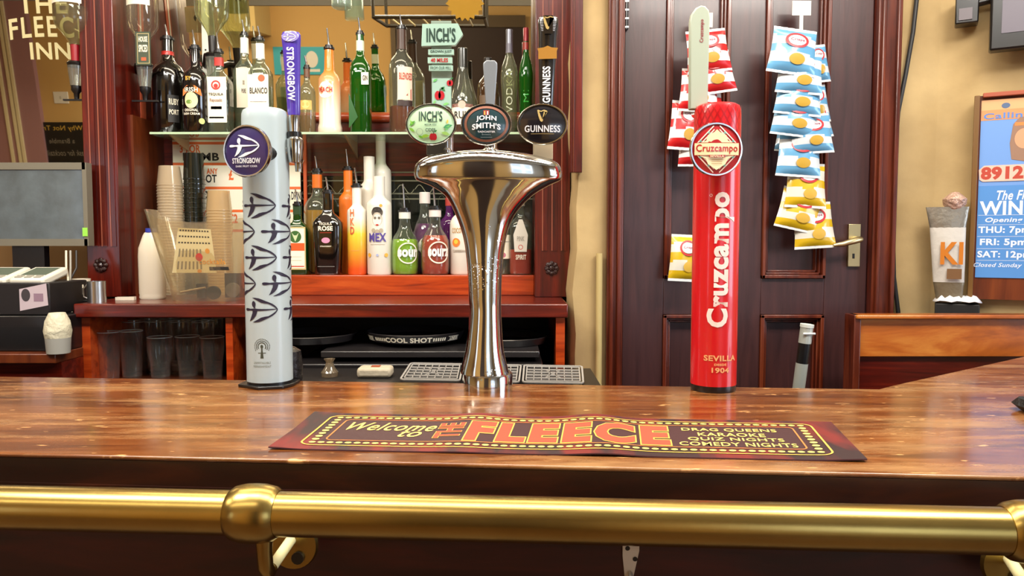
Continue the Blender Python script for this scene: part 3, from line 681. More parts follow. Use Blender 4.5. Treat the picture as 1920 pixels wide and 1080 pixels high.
def harp(f, sf, u, v, s, t_=.001):
    f.poly([(u-.5*s, v+.62*s), (u-.35*s, v+.68*s), (u-.2*s, v+.2*s), (u+.02*s, v-.35*s), (u+.22*s, v-.1*s), (u+.42*s, v+.3*s), (u+.6*s, v+.5*s), (u+.35*s, v+.42*s), (u+.2*s, v+.56*s), (u+.3*s, v+.3*s), (u+.18*s, v+.02*s), (u+.06*s, v-.2*s), (u+.1*s, v-.45*s), (u-.02*s, v-.6*s), (u-.2*s, v-.5*s), (u-.38*s, v)], sf, HG, t_)
    f.stroke([(u-.45*s, v+.62*s), (u-.1*s, v+.5*s), (u+.2*s, v+.62*s), (u+.5*s, v+.52*s)], .1*s, sf, HG, t_)
def art_gu(f, sf):
    harp(f, sf, -.001, .0155, .02); f.text('GUINNESS', -.0365, -.0165, .0365, -.0035, sf, LETW, bold=.02); f.rect(-.024, -.0208, .024, -.0198, sf, mat('a08a56', .5), .0006, 4)
bz = None
for px, art, face, tl in ((808, art_inch, mat('b9dcb4', .25, coat=1), 0), (912, art_js, mat('1e3a40', .25, coat=1), 0), (1017, art_gu, mat('17151a', .2, coat=1), 0)):
    p = U(px, 233, Y3-.055)
    badge(t, (p.x-X3, -.055, p.z-CT), .0512, .0415, art, face, h=.007, deep=.011)
nk = MB()
def nz(py): return U(912, py, Y3).z-CT
for px, w_, mt in ((838, .007, CHROME), (920, .013, BLACK)):
    x_ = U(px, 260, Y3).x-X3
    MB().lathe([(0, nz(296)), (w_*1.5, nz(296)), (w_*1.5, nz(282)), (w_, nz(278)), (w_, nz(215)), (0, nz(215))], CHROME, 20, (x_, 0, 0)).build('tap_neck', t)
x_ = U(1018, 260, Y3).x-X3
tg = MB().box((x_-.021, -.012, nz(300)), (x_+.021, .004, nz(225)), mat('b9a98c', .6))
tg.build('tap_mount', t, bevel=.002); x_ = U(820, 260, Y3).x-X3
MB().box((x_-.022, -.014, nz(292)), (x_+.02, -.004, nz(240)), glass('8d8a80', .3)).build('tap_mount', t, bevel=.002)
pass
for px in (838, 920, 1018):
    x_ = U(px, 260, Y3).x-X3
    MB().tube([(x_, -.01, nz(210)), (x_, .012, nz(213)), (x_, .055, nz(225)), (x_, .07, nz(250)), (x_, .07, nz(280))], [.011, .012, .01, .009, .008], CHROME, 16).build('spout', t)
# handle with signpost planks
hb = thing('dummy', '', '') if False else None
def sfh(px, Yo=0.0): p = U(px, 200, Y3+Yo).x-X3; return p
def hzz(py, Yo=.0): return U(912, py, Y3+Yo).z-CT
x_ = sfh(829); kpx = Y3/F; MINT = mat('9dbcab', .4, coat=.4)
h1 = MB(); h1.box((x_-19*kpx, -.004, hzz(205)), (x_+18*kpx, .006, hzz(40)), glass('c8d6cc', .45))
h1.box((x_-18*kpx, -.006, hzz(205)), (x_+17*kpx, -.004, hzz(148)), MINT)
pl = MINT
h1.prism([((793-829)*kpx, hzz(90)), ((855-829)*kpx, hzz(88)), ((869-829)*kpx, hzz(68)), ((860-829)*kpx, hzz(48)), ((795-829)*kpx, hzz(49))], 0, .012, flat((x_, -.004, 0)), MINT)
for y0, y1, a, b in ((95, 105, 805, 852), (110, 121, 804, 849), (125, 135, 806, 850)): h1.box((x_+(a-829)*kpx, -.012, hzz(y1)), (x_+(b-829)*kpx, -.004, hzz(y0)), MINT)
s_ = flat((x_, -.016, 0)); s2 = flat((x_, -.012, 0)); s3 = flat((x_, -.006, 0))
h1.text("INCH'S", (803-829)*kpx, hzz(82), (855-829)*kpx, hzz(57), s_, INK2, bold=.03); h1.rect((824-829)*kpx, hzz(80.5), (845-829)*kpx, hzz(78.5), s_, INK2, .0005, 1)
h1.text('GROWN JUST', (809-829)*kpx, hzz(103), (848-829)*kpx, hzz(97), s2, INK2, bold=.02); h1.text('40 MILES', (810-829)*kpx, hzz(119), (841-829)*kpx, hzz(112), s2, REDA, bold=.03); h1.text('FROM OUR MILL', (809-829)*kpx, hzz(133), (847-829)*kpx, hzz(127), s2, INK2)
apple(h1, s3, -4*kpx, hzz(180), .0095); apple(h1, s3, 15*kpx, hzz(157), .006)
leaf(h1, s3, -2*kpx, hzz(165), .013, -.7, mat('2f7a3a', .5)); leaf(h1, s3, -16*kpx, hzz(155), .012, .6, mat('5fae5a', .5)); leaf(h1, s3, 2*kpx, hzz(198), .014, .3, mat('7cc06a', .5)); leaf(h1, s3, -16*kpx, hzz(196), .01, .9, mat('7cc06a', .5))
tag(h1.build('tap_handle', t), 'mint signpost handle with apples')
x_ = sfh(919); h2 = MB()
h2.prism([(-.009, hzz(205)), (.009, hzz(205)), (.0155, hzz(128)), (.0155, hzz(119)), (.01, hzz(114)), (-.008, hzz(114)), (-.0145, hzz(119)), (-.0145, hzz(128))], -.004, .006, flat((x_, 0, 0)), mat('868b90', .35, .3)); tag(h2.build('tap_handle', t, bevel=.002), 'plain grey paddle handle')
h3 = MB(); x_ = sfh(1026); BK = mat('17130f', .25, coat=.8)
h3.loft([[(x_+dx_+w_*math.cos(2*PI*j/24), .004+w_*.55*math.sin(2*PI*j/24), z_) for j in range(24)] for dx_, w_, z_ in ((-.002, .014, hzz(215)), (-.001, .017, hzz(150)), (.0, .0185, hzz(113)), (.001, .0195, hzz(70)), (.002, .0215, hzz(45)), (.002, .0215, hzz(36)), (.002, .018, hzz(31)))], BK)
s_ = flat((x_, -.0085, 0)); kk = kpx
h3.poly([(-.0195, hzz(113)), (.0195, hzz(112)), (.0195, hzz(98)), (.022, hzz(92)), (.008, hzz(91)), (0, hzz(88)), (-.008, hzz(91)), (-.022, hzz(93)), (-.0195, hzz(99))], s_, mat('c08a3c', .35, .5), .0015)
for i in range(9): h3.stroke([(-.018+.001*i*.6, hzz(36+3*i)), (.02-.001*i*.6, hzz(36+3*i))], .0008, s_, LETW, .0032)
h3.rect(-.009, hzz(66), .011, hzz(32), s_, BK, .0042, 1); harp(h3, s_, .001, hzz(47), .022, .0056)
h3.text('GUINNESS', -.010, hzz(194), .0055, hzz(127), s_, LETW, .0022, bold=.03, rot=1)
tag(h3.build('tap_handle', t), 'black curved handle with gold band and harp')
# ================================================================ the back bar
WT = U(960, 570, 2.40).z; ST = U(960, 516, 2.79).z; SH = U(960, 247.5, 2.80).z; MZ = U(960, 212, MY).z
def BX(px, Y): return U(px, 400, Y).x
def BZ(py, Y): return U(960, py, Y).z
xL, xR = BX(131, 2.40), BX(1066, 2.40)
bb = thing('back_bar_cabinet', 'open wooden cabinet with a divider under the back worktop, holding glasses and trays', 'cabinet')
bw_ = thing('back_bar_worktop', 'long dark red varnished worktop of the back bar', 'worktop')
bs = thing('bottle_step', 'raised orange-brown wooden step on the worktop carrying the lower row of bottles', 'step')
bp_ = thing('back_panelling', 'wooden panelling with a dark mirror strip behind the lower bottles', 'panelling')
MB().box((xL, 2.40, WT-.045), (xR, MY, WT), REDW).build('worktop_slab', bw_, bevel=.004)
MB().box((BX(437, 2.79), 2.79, WT), (BX(1003, 2.70), MY, ST), ORW).build('step_block', bs, bevel=.003)
MB().box((xL+.005, 2.43, .3), (xL+.035, 2.95, WT-.045), ORW).build('side_panel', bb)
MB().box((BX(418, 2.42), 2.42, .3), (BX(431, 2.42), 2.95, WT-.045), ORW).build('divider', bb)
MB().box((BX(1043, 2.42), 2.42, .3), (BX(1060, 2.42), 2.95, WT-.045), ORW).build('side_panel', bb)
MB().box((xL+.02, 2.95, .3), (xR-.01, 2.97, WT-.045), DARK).build('back_board', bb)
MB().box((xL+.05, 2.44, .93), (BX(424, 2.42), 2.95, .95), BRW).build('glass_shelf_board', bb)
ROS = mat('2a1010', .35, bump=.8, bscale=80, coat=.3)
def pilaster(x0, x1, Y0, zb, zt, ros_py, fl_py, ccx, lab):
    pt_ = thing('fluted_pilaster', lab, 'pilaster')
    m = MB().box((x0, Y0, zb), (x1, MY+.02, zt), REDWV); o = m.build('shaft', pt_, bevel=.003)
    f = MB(); wx = x1-x0
    for q in (.2, .47, .74):
        xa = x0+wx*q; f.box((xa, Y0-.004, BZ(fl_py, Y0)), (xa+.004, Y0+.002, zt-.01), mat('8a4a38', .35, coat=.4)); f.box((xa+.005, Y0-.003, BZ(fl_py, Y0)), (xa+.020, Y0+.002, zt-.01), REDWV)
    f.build('flute', o)
    g = MB(); c_ = (x0+wx*ccx, Y0-.004, BZ(ros_py, Y0))
    for i in range(8):
        a = i*PI/4; M = Matrix.Rotation(PI/2, 3, 'X')
        g.lathe([(0, -.006), (.007, -.003), (.009, 0), (.007, .004), (0, .006)], ROS, 12, (c_[0]+.018*math.cos(a), c_[1], c_[2]+.018*math.sin(a)), M=M)
    g.lathe([(0, -.006), (.008, -.002), (.009, .004), (0, .009)], ROS, 14, c_, M=Matrix.Rotation(PI/2, 3, 'X'))
    g.build('carved_rosette', o)
pilaster(BX(160, 2.70), BX(223, 2.70), 2.70, WT, CEIL-.02, 497, 462, .42, 'dark red fluted wooden pilaster with a carved rosette, left of the bottles')
pilaster(BX(1003, 2.70), BX(1069, 2.70), 2.70, WT, CEIL-.02, 503, 470, .48, 'dark red fluted wooden pilaster with a carved rosette, right of the bottles')
pilx0, pilx1 = BX(223, 2.70), BX(1003, 2.70)
MB().box((pilx0, MY-.005, BZ(330, MY)), (pilx1, MY+.02, MZ-.035), REDW).build('upper_panel', bp_)
MB().tube([(pilx0, MY-.01, MZ-.02), (pilx1, MY-.01, MZ-.02)], .018, ORW, 16).build('ledge_moulding', bp_)
MB().box((pilx0, MY-.02, MZ-.012), (pilx1, MY+.01, MZ), mat('c56a3a', .25, .2, coat=.5)).build('ledge_moulding', bp_)
dk = MB().box((pilx0, MY-.004, ST), (pilx1, MY+.015, BZ(330, MY)), mat('0d120e', .12, coat=.6))  # mirror as a dark panel, the reflected room and its lines painted on
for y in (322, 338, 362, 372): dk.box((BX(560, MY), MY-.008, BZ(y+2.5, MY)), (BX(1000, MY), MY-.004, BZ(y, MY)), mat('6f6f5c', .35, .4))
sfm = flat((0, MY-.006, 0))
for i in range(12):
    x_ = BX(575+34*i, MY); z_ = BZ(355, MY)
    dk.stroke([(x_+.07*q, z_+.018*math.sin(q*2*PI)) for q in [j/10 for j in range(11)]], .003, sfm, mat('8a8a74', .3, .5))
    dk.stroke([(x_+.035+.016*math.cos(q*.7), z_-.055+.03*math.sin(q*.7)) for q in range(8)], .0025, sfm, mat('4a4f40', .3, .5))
dk.build('lower_mirror', bp_)
tag(MB().box((pilx0, 2.80, WT), (pilx0+.01, MY, BZ(235, MY)), BRW).build('end_lining', bp_), 'brown end lining')
MIRR = mat('e3ddca', .015, 1)
struct('window_mirror_back', MB().box((pilx0, MY, MZ), (pilx1, MY+.01, CEIL-.05), MIRR)) if False else tag(MB().prism([(MY, MZ), (MY+.01, MZ), (MY+.01-math.tan(TILT)*(CEIL-.05-MZ), CEIL-.05), (MY-math.tan(TILT)*(CEIL-.05-MZ), CEIL-.05)], pilx0, pilx1, lambda u, v, t: (t, u, v), MIRR).build('wall_mirror'), 'large mirror behind the upper shelf of bottles, reflecting an ochre wall', 'mirror')
MB().box((BX(262, 2.9), 2.88, SH-.1), (BX(275, 2.9), 2.92, CEIL-.03), mat('a5482a', .35, coat=.4)).build('upright_bead', bp_)
GE = glass('dbe8dc', .12)
gs = thing('glass_shelf', 'long green-edged glass shelf carrying the upper row of spirit bottles', 'shelf')
MB().box((BX(285, 2.8), 2.80, SH-.008), (pilx1-.001, MY-.012, SH), GE).build('glass_pane', gs)
MB().box((BX(285, 2.8), 2.799, SH-.008), (pilx1-.001, 2.8005, SH), mat('a9c2a0', .3, coat=.5)).build('front_edge', gs)
for px in (338, 655, 930):
    x_ = BX(px, 2.9); MB().prism([(2.82, SH-.008), (MY-.006, SH-.008), (MY-.006, SH-.07), (MY-.03, SH-.06)], 0, .006, (lambda X: lambda u, v, t: (X+t, u, v))(x_), mat('b59b72', .4, .4)).build('shelf_bracket', gs)
# ---------------------------------------------------------------- bottles
SHAPES = {
 'std': [(0, .004), (.9, 0), (1, .02), (1, .60), (.97, .655), (.8, .71), (.5, .755), (.38, .79), (.34, .85), (.34, 1), (0, 1)],
 'square': [(0, .004), (.92, 0), (1, .02), (1, .60), (.96, .65), (.7, .71), (.42, .75), (.34, .79), (.32, .85), (.32, 1), (0, 1)],
 'round': [(0, .004), (.86, 0), (.95, .03), (1, .12), (1, .42), (.95, .52), (.8, .6), (.55, .68), (.42, .75), (.38, .84), (.38, 1), (0, 1)],
 'tube': [(0, .004), (.94, 0), (1, .015), (1, .70), (.96, .735), (.6, .775), (.5, .79), (.48, .81), (.48, 1), (0, 1)],
 'bell': [(0, .004), (.92, 0), (1, .02), (1, .36), (.95, .44), (.7, .58), (.5, .68), (.4, .78), (.36, .9), (.36, 1), (0, 1)],
 'taper': [(0, .004), (.84, 0), (.9, .02), (1, .58), (.98, .64), (.75, .7), (.4, .755), (.33, .8), (.33, 1), (0, 1)],
 'wavy': [(0, .004), (.85, 0), (.95, .03), (.88, .2), (.85, .35), (1, .52), (1, .58), (.85, .66), (.5, .74), (.38, .79), (.36, 1), (0, 1)],
 'waist': [(0, .004), (.9, 0), (1, .03), (1, .08), (.9, .13), (.9, .58), (.88, .64), (.7, .69), (.5, .72), (.42, .76), (.36, .98), (0, 1)],
}
def interp(pr, h):
    for a, b in zip(pr, pr[1:]):
        if a[1] <= h <= b[1] and b[1] > a[1]: return a[0]+(b[0]-a[0])*(h-a[1])/(b[1]-a[1])
    return pr[-1][0]
POUR = mat('cfd2d2', .2, 1)
def bottle(label, x, Y, zb, top, hw, shape, gm, liquid=None, art=(), cap=None, pour=None, group=None, p=2, deep=1.0, neck=None, ring=None):
    """x, top, hw: where the bottle shows and how high and wide it is there; everything becomes metres at depth Y."""
    X = U(x, 300, Y).x; H = U(x, top, Y).z-zb; R = hw*Y/F; pr = SHAPES[shape]
    t = thing('spirit_bottle', label, 'bottle', (X, Y, zb), 0, group)
    MB().lathe([(r*R, z*H) for r, z in pr], gm, 36, sy=deep, p=p).build('bottle_glass', t, smooth=50)
    if liquid:
        c_, lv = liquid; q = [(r*R*.93, .012*H+z*H*.98) for r, z in pr if z < lv]; q[0] = (0, q[0][1]); q += [(interp(pr, lv)*R*.93, lv*H), (0, lv*H)]
        MB().lathe(q, c_, 32, sy=deep, p=p).build('liquid', t, smooth=50)
    if neck:
        nm, n0, n1 = neck; q = [(0, n0*H)]+[((interp(pr, n0+(n1-n0)*i/6)*R*1.05+.0004), H*(n0+(n1-n0)*i/6)) for i in range(7)]+[(0, n1*H)]
        MB().lathe(q, nm, 24, p=p, sy=deep if p > 2 else 1).build('neck_wrap', t, smooth=50)
    if art:
        lb = MB()
        rl = interp(pr, .3)*R*1.012
        if p > 2 or deep < 1: sf = flat((0, -R*deep*(1.0 if p > 2 else 1.0)-.0006, 0))
        else: sf = cyl(rl)
        for ai, a in enumerate(art):
            k = a[0]
            if k == 'rect': lb.rect(a[1]*rl, a[2]*H, a[3]*rl, a[4]*H, sf, a[5], a[6] if len(a) > 6 else .0003, 12)
            elif k == 'text': lb.text(a[1], a[2]*rl, a[3]*H, a[4]*rl, a[5]*H, sf, a[6], .0014+.00012*len(art), bold=a[7] if len(a) > 7 else .02, rot=a[8] if len(a) > 8 else 0)
            elif k == 'disc': lb.disc(a[1]*rl, a[2]*H, a[3]*rl, (a[4] if len(a) > 5 else a[3])*rl, sf, a[-1], .0006+.00012*ai)
            elif k == 'ring': lb.ring(a[1]*rl, a[2]*H, a[3]*rl, a[3]*rl, a[4]*rl, sf, a[5], .0011)
            elif k == 'poly': lb.poly([(u*rl, v*H) for u, v in a[1]], sf, a[2], .001)
        lb.build('label', t, smooth=60)
    nr = pr[-2][0]*R
    if cap:
        cm, ch = cap
        MB().lathe([(0, H*(1-ch)), (nr*1.12, H*(1-ch)), (nr*1.12, H+.001), (nr*1.0, H+.003), (0, H+.003)], cm, 24).build('cap', t)
    if pour:
        hp_ = U(x, pour, Y).z-zb-H
        MB().lathe([(0, H-.003), (nr*1.25, H-.003), (nr*1.25, H+.004), (nr*.9, H+.005), (nr*.9, H+.012), (0, H+.012)], BLACK, 20).tube([(0, 0, H+.010), (-.001, 0, H+.02), (-.003, -.004, H+hp_*.7), (-.005, -.008, H+hp_)], [.0045, .0038, .003, .0028], POUR, 10).build('pourer', t)
    return t
G = glass
def grad(c0, c1, c2, z0, z1, z2):
    mm = bpy.data.materials.new('three_tone_coating'); mm.use_nodes = True; nt = mm.node_tree; b = nt.nodes['Principled BSDF']; L = nt.links.new
    tc = nt.nodes.new('ShaderNodeTexCoord'); sp = nt.nodes.new('ShaderNodeSeparateXYZ'); L(tc.outputs['Object'], sp.inputs[0]); mr = nt.nodes.new('ShaderNodeMapRange'); mr.inputs['From Min'].default_value = z0; mr.inputs['From Max'].default_value = z2
    L(sp.outputs[2], mr.inputs[0]); cr = nt.nodes.new('ShaderNodeValToRGB'); e = cr.color_ramp.elements; e[0].color = rgba(c0); e[1].color = rgba(c2); k = e.new((z1-z0)/(z2-z0)); k.color = rgba(c1)
    L(mr.outputs[0], cr.inputs[0]); L(cr.outputs[0], b.inputs[0]); b.inputs['Roughness'].default_value = .3; b.inputs['Coat Weight'].default_value = .4
    return mm
CG = G('dfe6da', .06); CG2 = G('d3dccb', .10)
UPG = 'spirit bottles on the upper glass shelf'; LOG = 'spirit bottles on the lower wooden step'
PAPER = mat('e4ddc8', .6); INKD = mat('26221f', .6); REDC = mat('b5241c', .45, coat=.3)
UY, US = 2.875, SH+.0005
BG = mat('0b0807', .12, coat=1)
bottle('tall black bottle with red neck band and pourer, beside the left pilaster', 320, 2.905, US, 74, 30, 'std', BG, pour=47, neck=(REDC, .83, .87), art=[('rect', .35, .12, 1.0, .40, mat('1b1a1a', .5)), ('text', 'RUBY', .42, .3, .95, .36, PAPER), ('text', 'PORT', .42, .2, .95, .25, PAPER)], group=UPG)
bottle('black cream liqueur bottle with orange arched label and country scene', 371, 2.85, US, 91, 24, 'std', BG, pour=57, group=UPG,
  art=[('poly', [(-.75, .42), (-.7, .5), (-.3, .54), (.3, .54), (.7, .5), (.8, .42), (.3, .46), (-.3, .46)], mat('c8702a', .4)), ('text', 'IRISH', -.45, .465, .5, .515, PAPER), ('disc', 0, .37, .5, .6, mat('d9cf9a', .5)), ('disc', -.15, .35, .22, .15, mat('6a8a3a', .5)), ('text', 'ORIGINAL', -.5, .24, .5, .27, PAPER), ('text', 'IRISH CREAM', -.6, .20, .6, .225, PAPER), ('disc', .75, .13, .22, .22, mat('b5c878', .5)), ('text', 'BY', -.35, .60, .05, .645, mat('d9a53a', .4))])
def tq(s): return [('rect', -.85, .13, .85, .68, PAPER), ('ring', 0, .58, .38, .12, REDC), ('disc', 0, .57, .18, REDC), ('text', 'TEQUILA', -.6, .45, .6, .485, INKD), ('text', 'Reposado', -.5, .37, .5, .42, mat('8a6a5a', .5)), ('rect', -.45, .29, .45, .325, INKD), ('rect', -.6, .18, .6, .20, REDC)]
bottle('clear tequila bottle with white label and red collar on the upper shelf', 415, UY, US, 98, 22, 'square', CG, (G('dfe3c8', .08), .3), tq(0), pour=62, neck=(REDC, .83, .93), p=5, deep=.8, group=UPG)
bottle('clear vodka bottle with white capped neck, taller and set back behind the white beer font', 463, 2.965, US, 66, 19, 'square', CG2, (G('dde0c6', .1), .55), [('rect', -.5, .28, .85, .66, mat('e6d8c4', .6)), ('text', 'XX', .1, .5, .3, .54, INKD), ('text', 'PURE', .0, .42, .4, .46, INKD)], pour=38, neck=(WHITE, .82, .97), p=3.5, group=UPG)
bottle('clear white rum bottle with orange medallion label, right above the white beer font', 492, UY, US, 75, 21, 'square', CG2, (G('dde0c6', .1), .5), [('rect', -.9, .2, .9, .62, mat('e6dcc6', .6)), ('disc', .3, .58, .3, mat('d9562a', .5)), ('text', 'BLANCO', -.7, .42, .8, .48, INKD), ('rect', -.7, .33, .7, .335, INKD), ('rect', -.7, .26, .7, .265, INKD)], pour=50, neck=(WHITE, .80, .96), p=4, deep=.75, group=UPG)
bottle('small clear rum bottle with gold oval label just right of the purple tap handle', 578, UY, US, 128, 15, 'std', CG2, (G('c98a34', .6), .28), [('rect', -.8, .36, .8, .5, mat('c9a052', .5)), ('disc', 0, .44, .5, mat('d8b56a', .5))], pour=105, neck=(mat('5b3a22', .4), .86, .99), group=UPG)
bottle('frosted peach schnapps bottle fading orange to white with round label', 620, UY, US, 91, 22, 'waist', grad('e3d2bc', 'e6ab80', 'e8761c', .08, .17, .24), None, [('disc', -.2, .50, .75, mat('e6ded6', .5)), ('text', 'PEACH', -.85, .475, .45, .53, REDC)], pour=54, group=UPG)
bottle('tall green gin bottle with white neck seal and pourer, upper shelf', 678, UY, US, 64, 19, 'std', G('2f8a22', .35), (G('1c6a18', .5), .32), [('rect', .25, .48, .95, .60, PAPER), ('text', 'GIN', .4, .52, .85, .57, INKD), ('poly', [(-.95, .05), (-.1, .16), (-.95, .4)], mat('0f4f14', .3))], pour=34, neck=(mat('c9d4bd', .5), .83, .93), p=3, group=UPG)
bottle('clear whisky bottle with a grouse label and dark neck foil, upper shelf', 755, UY, US, 54, 24, 'std', CG, (G('a34a14', .75), .26), [('rect', -.2, .31, 1.0, .62, mat('e0c4b0', .6)), ('text', 'BLENDED', -.05, .50, .95, .56, mat('a3402c', .5)), ('poly', [(.1, .31), (.9, .31), (.9, .42), (.5, .36)], mat('8a3a22', .5)), ('rect', -.2, .255, 1.0, .305, mat('2a1510', .5))], pour=28, neck=(mat('3a2418', .4), .80, .99), group=UPG)
bottle('whisky bottle with long dark capped neck behind the mint signpost handle', 868, UY, US, 92, 23, 'bell', CG, (G('8a3c14', .8), .34), [('rect', -1, .1, 1, .34, PAPER), ('rect', -1, .30, 1, .34, mat('8a2018', .5)), ('text', 'RUM', -.6, .17, .6, .25, INKD), ('disc', 0, .33, .3, mat('c9a898', .5))], cap=(mat('1d201a', .3, coat=.5), .22), group=UPG)
bottle('short brown bottle behind the plain grey tap handle', 915, UY, US, 110, 19, 'std', G('6a4a2c', .55), (G('3a2010', .7), .5), [('rect', -.9, .15, .9, .5, mat('5a4632', .6))], cap=(mat('1a1512', .4), .14), group=UPG)
bottle('clear empty bottle with embossed ripples and grey screw cap, left of the green one', 955, UY, US, 57, 16, 'wavy', G('cdd2b4', .14), (G('6a4a18', .5), .06), [('text', 'VODKA', -.4, .2, .4, .6, mat('b9bfa6', .2, coat=1), 0, 1)], cap=(mat('6f7078', .3, .6), .13), neck=(mat('5d5a66', .35), .78, .87), group=UPG)
bottle('green bottle with red foil cap beside the dark curved tap handle', 986, UY, US, 54, 13, 'wavy', G('1f8a22', .4), (G('0c2a10', .7), .36), [('text', 'MINT', -.4, .3, .4, .6, mat('2fa53a', .3, coat=1), 0, 1)], cap=(mat('7a1a22', .3, .3), .12), neck=(mat('8a2a22', .35), .80, .87), group=UPG)
# lower row
LY = 2.865; LS = ST+.0005
JG = G('1f5a1c', .55)
bottle('square green herbal liqueur bottle with stag label, beside the white beer font', 556, LY, LS, 384, 22, 'square', JG, (G('081a0a', .9), .56), [('rect', -.85, .07, .85, .68, mat('b9a872', .5)), ('rect', -.75, .09, .75, .66, PAPER, .0006), ('disc', 0, .54, .5, .5, mat('2f5a22', .5)), ('poly', [(-.3, .6), (-.15, .53), (0, .47), (.15, .53), (.3, .6), (.1, .56), (-.1, .56)], mat('b9c49a', .5)), ('rect', -.75, .34, .75, .45, mat('d6521a', .5), .0009), ('rect', -.7, .11, .7, .125, REDC, .0009), ('rect', -.5, .25, .5, .255, mat('a5977a', .5), .0009), ('rect', -.5, .2, .5, .205, mat('a5977a', .5), .0009)], pour=355, neck=(mat('1f3a1c', .4), .86, .99), p=5, deep=.75, group=LOG)
LB2 = 2.955
bottle('amaretto style clear bottle half full of yellow, red and orange neck, in the second row', 594, LB2, LS, 322, 25, 'std', CG2, (G('f0a81c', .9), .62), pour=293, neck=(mat('d96a1a', .4), .84, .97), group=LOG)
bottle('black rose tequila cream bottle with pink rose print', 614, LY-.02, LS, 362, 27, 'taper', BG, None, [('text', 'TEQUILA', -.45, .60, .45, .635, PAPER), ('text', 'ROSE', -.5, .54, .5, .59, PAPER, .04), ('rect', -.4, .51, .4, .515, REDC), ('disc', 0, .42, .3, .2, mat('d989a8', .5)), ('text', 'STRAWBERRY', -.4, .34, .4, .355, PAPER), ('disc', 0, .68, .42, .3, mat('25201f', .3)), ('rect', -.6, .1, .6, .105, mat('8f8a85', .5))], pour=332, p=4, deep=.8, group=LOG)
bottle('tall slim opaque orange bottle with pourer, second row', 652, LB2, LS, 318, 17, 'tube', mat('e0701a', .4, coat=.3), None, pour=280, group=LOG)
hb_ = (U(668, 346, LY).z-ST)
bottle('bottle coated white fading through yellow to orange with vertical lettering', 668, LY-.01, LS, 350, 18, 'tube', grad('d9531c', 'e6c93a', 'dedad0', .02, .45*hb_, .62*hb_), None, [('text', 'H', -.5, .66, -.1, .74, mat('d0703a', .5)), ('text', 'K', -.5, .56, -.1, .64, mat('d0703a', .5)), ('text', 'D', -.5, .46, -.1, .54, mat('c04a2a', .5)), ('rect', -.5, .27, .4, .276, mat('e8924a', .5))], pour=315, group=LOG)
MEX = mat('ddd8cb', .4, coat=.3, bump=.04, bscale=200)
bottle('white printed bottle with a stylised lady face and purple lettering', 710, LY-.015, LS, 331, 23, 'tube', MEX, None, [('disc', 0, .63, .46, .42, mat('4a4238', .5)), ('disc', 0, .565, .40, .52, mat('b9b09e', .5)), ('disc', 0, .555, .34, .46, mat('e0d9ca', .5)), ('disc', 0, .66, .36, .2, mat('2a2520', .5)), ('disc', -.16, .575, .11, .10, mat('6a6256', .5)), ('disc', .16, .575, .11, .10, mat('6a6256', .5)), ('disc', 0, .505, .12, .06, REDC), ('disc', .3, .70, .12, mat('d99a3a', .5)), ('disc', -.3, .45, .16, mat('a59a86', .5)), ('disc', .0, .44, .16, mat('a59a86', .5)), ('disc', .3, .45, .16, mat('a59a86', .5)), ('text', 'MEX', -.65, .34, .65, .42, mat('4a3a8a', .5), .03), ('rect', -.6, .305, .6, .31, mat('a59a86', .5)), ('disc', -.7, .2, .16, mat('d9a53a', .5)), ('disc', .7, .2, .16, mat('d9a53a', .5)), ('disc', 0, .2, .1, mat('9aa5c9', .5))], group=LOG)
rs = MB().box((BX(703, 2.99), 2.972, ST), (BX(735, 2.99), MY-.008, ST+.05), DARK); rs.build('riser', bs)
bottle('plain white tall bottle directly behind the one with the face', 692, 2.932, LS, 294, 21, 'tube', MEX, group=LOG)
bottle('white patterned bottle standing highest at the back of the lower row', 714, 3.003, ST+.0505, 258, 19, 'tube', MEX, group=LOG)
def sz(word): return [('ring', .35, .34, .75, .09, PAPER), ('rect', -.4, .31, 1.2, .37, mat('00000000'[:6], .5)) if False else ('text', word, -.35, .29, 1.05, .39, WHITE, .05)]
GRN = G('a8d61c', .9); 
bottle('round bottle of bright green sour liqueur with white ring logo', 758, LY-.01, LS, 396, 26, 'round', CG, (GRN, .56), sz('sour'), pour=345, cap=(mat('cfd3c9', .5), .12), group=LOG)
bottle('purple sour liqueur bottle behind the red one', 796, LB2-.01, LS, 362, 24, 'round', CG, (G('8a3a8c', .85), .62), sz('sour'), cap=(mat('d6cdc8', .5), .13), group=LOG)
bottle('round bottle of red sour liqueur with white ring logo and pourer', 815, LY-.02, LS, 392, 27, 'round', CG, (G('d6432c', .88), .60), sz('sourz'), pour=352, cap=(mat('d6cdc8', .5), .12), group=LOG)
bottle('purple fruit liqueur bottle half hidden left of the chrome font', 842, LB2, LS, 372, 20, 'std', G('7a2a86', .7), (G('6a2a86', .8), .66), cap=(mat('a5342c', .4), .1), group=LOG)
bottle('white coconut rum bottle with a palm sunset badge beside the chrome stem', 866, LY, LS, 365, 23, 'std', MEX, None, [('text', 'COCO RUM', -.8, .52, .6, .58, mat('b58a4a', .5)), ('disc', -.45, .40, .35, mat('d9742a', .5)), ('disc', -.45, .41, .18, mat('e6b83a', .5)), ('text', 'CARIBBEAN', -.7, .28, .3, .31, mat('8a7a6a', .5))], cap=(mat('8a8478', .3, .3), .1), group=LOG)
bottle('clear bottle with narrow white label right of the chrome stem', 940, LY, LS, 380, 19, 'std', CG, (G('c9c9bd', .1), .4), [('rect', -.5, .22, .9, .55, PAPER), ('disc', .2, .27, .25, mat('b56a7a', .5)), ('rect', -.3, .45, .8, .46, INKD)], cap=(mat('8a8478', .3, .3), .1), group=LOG)
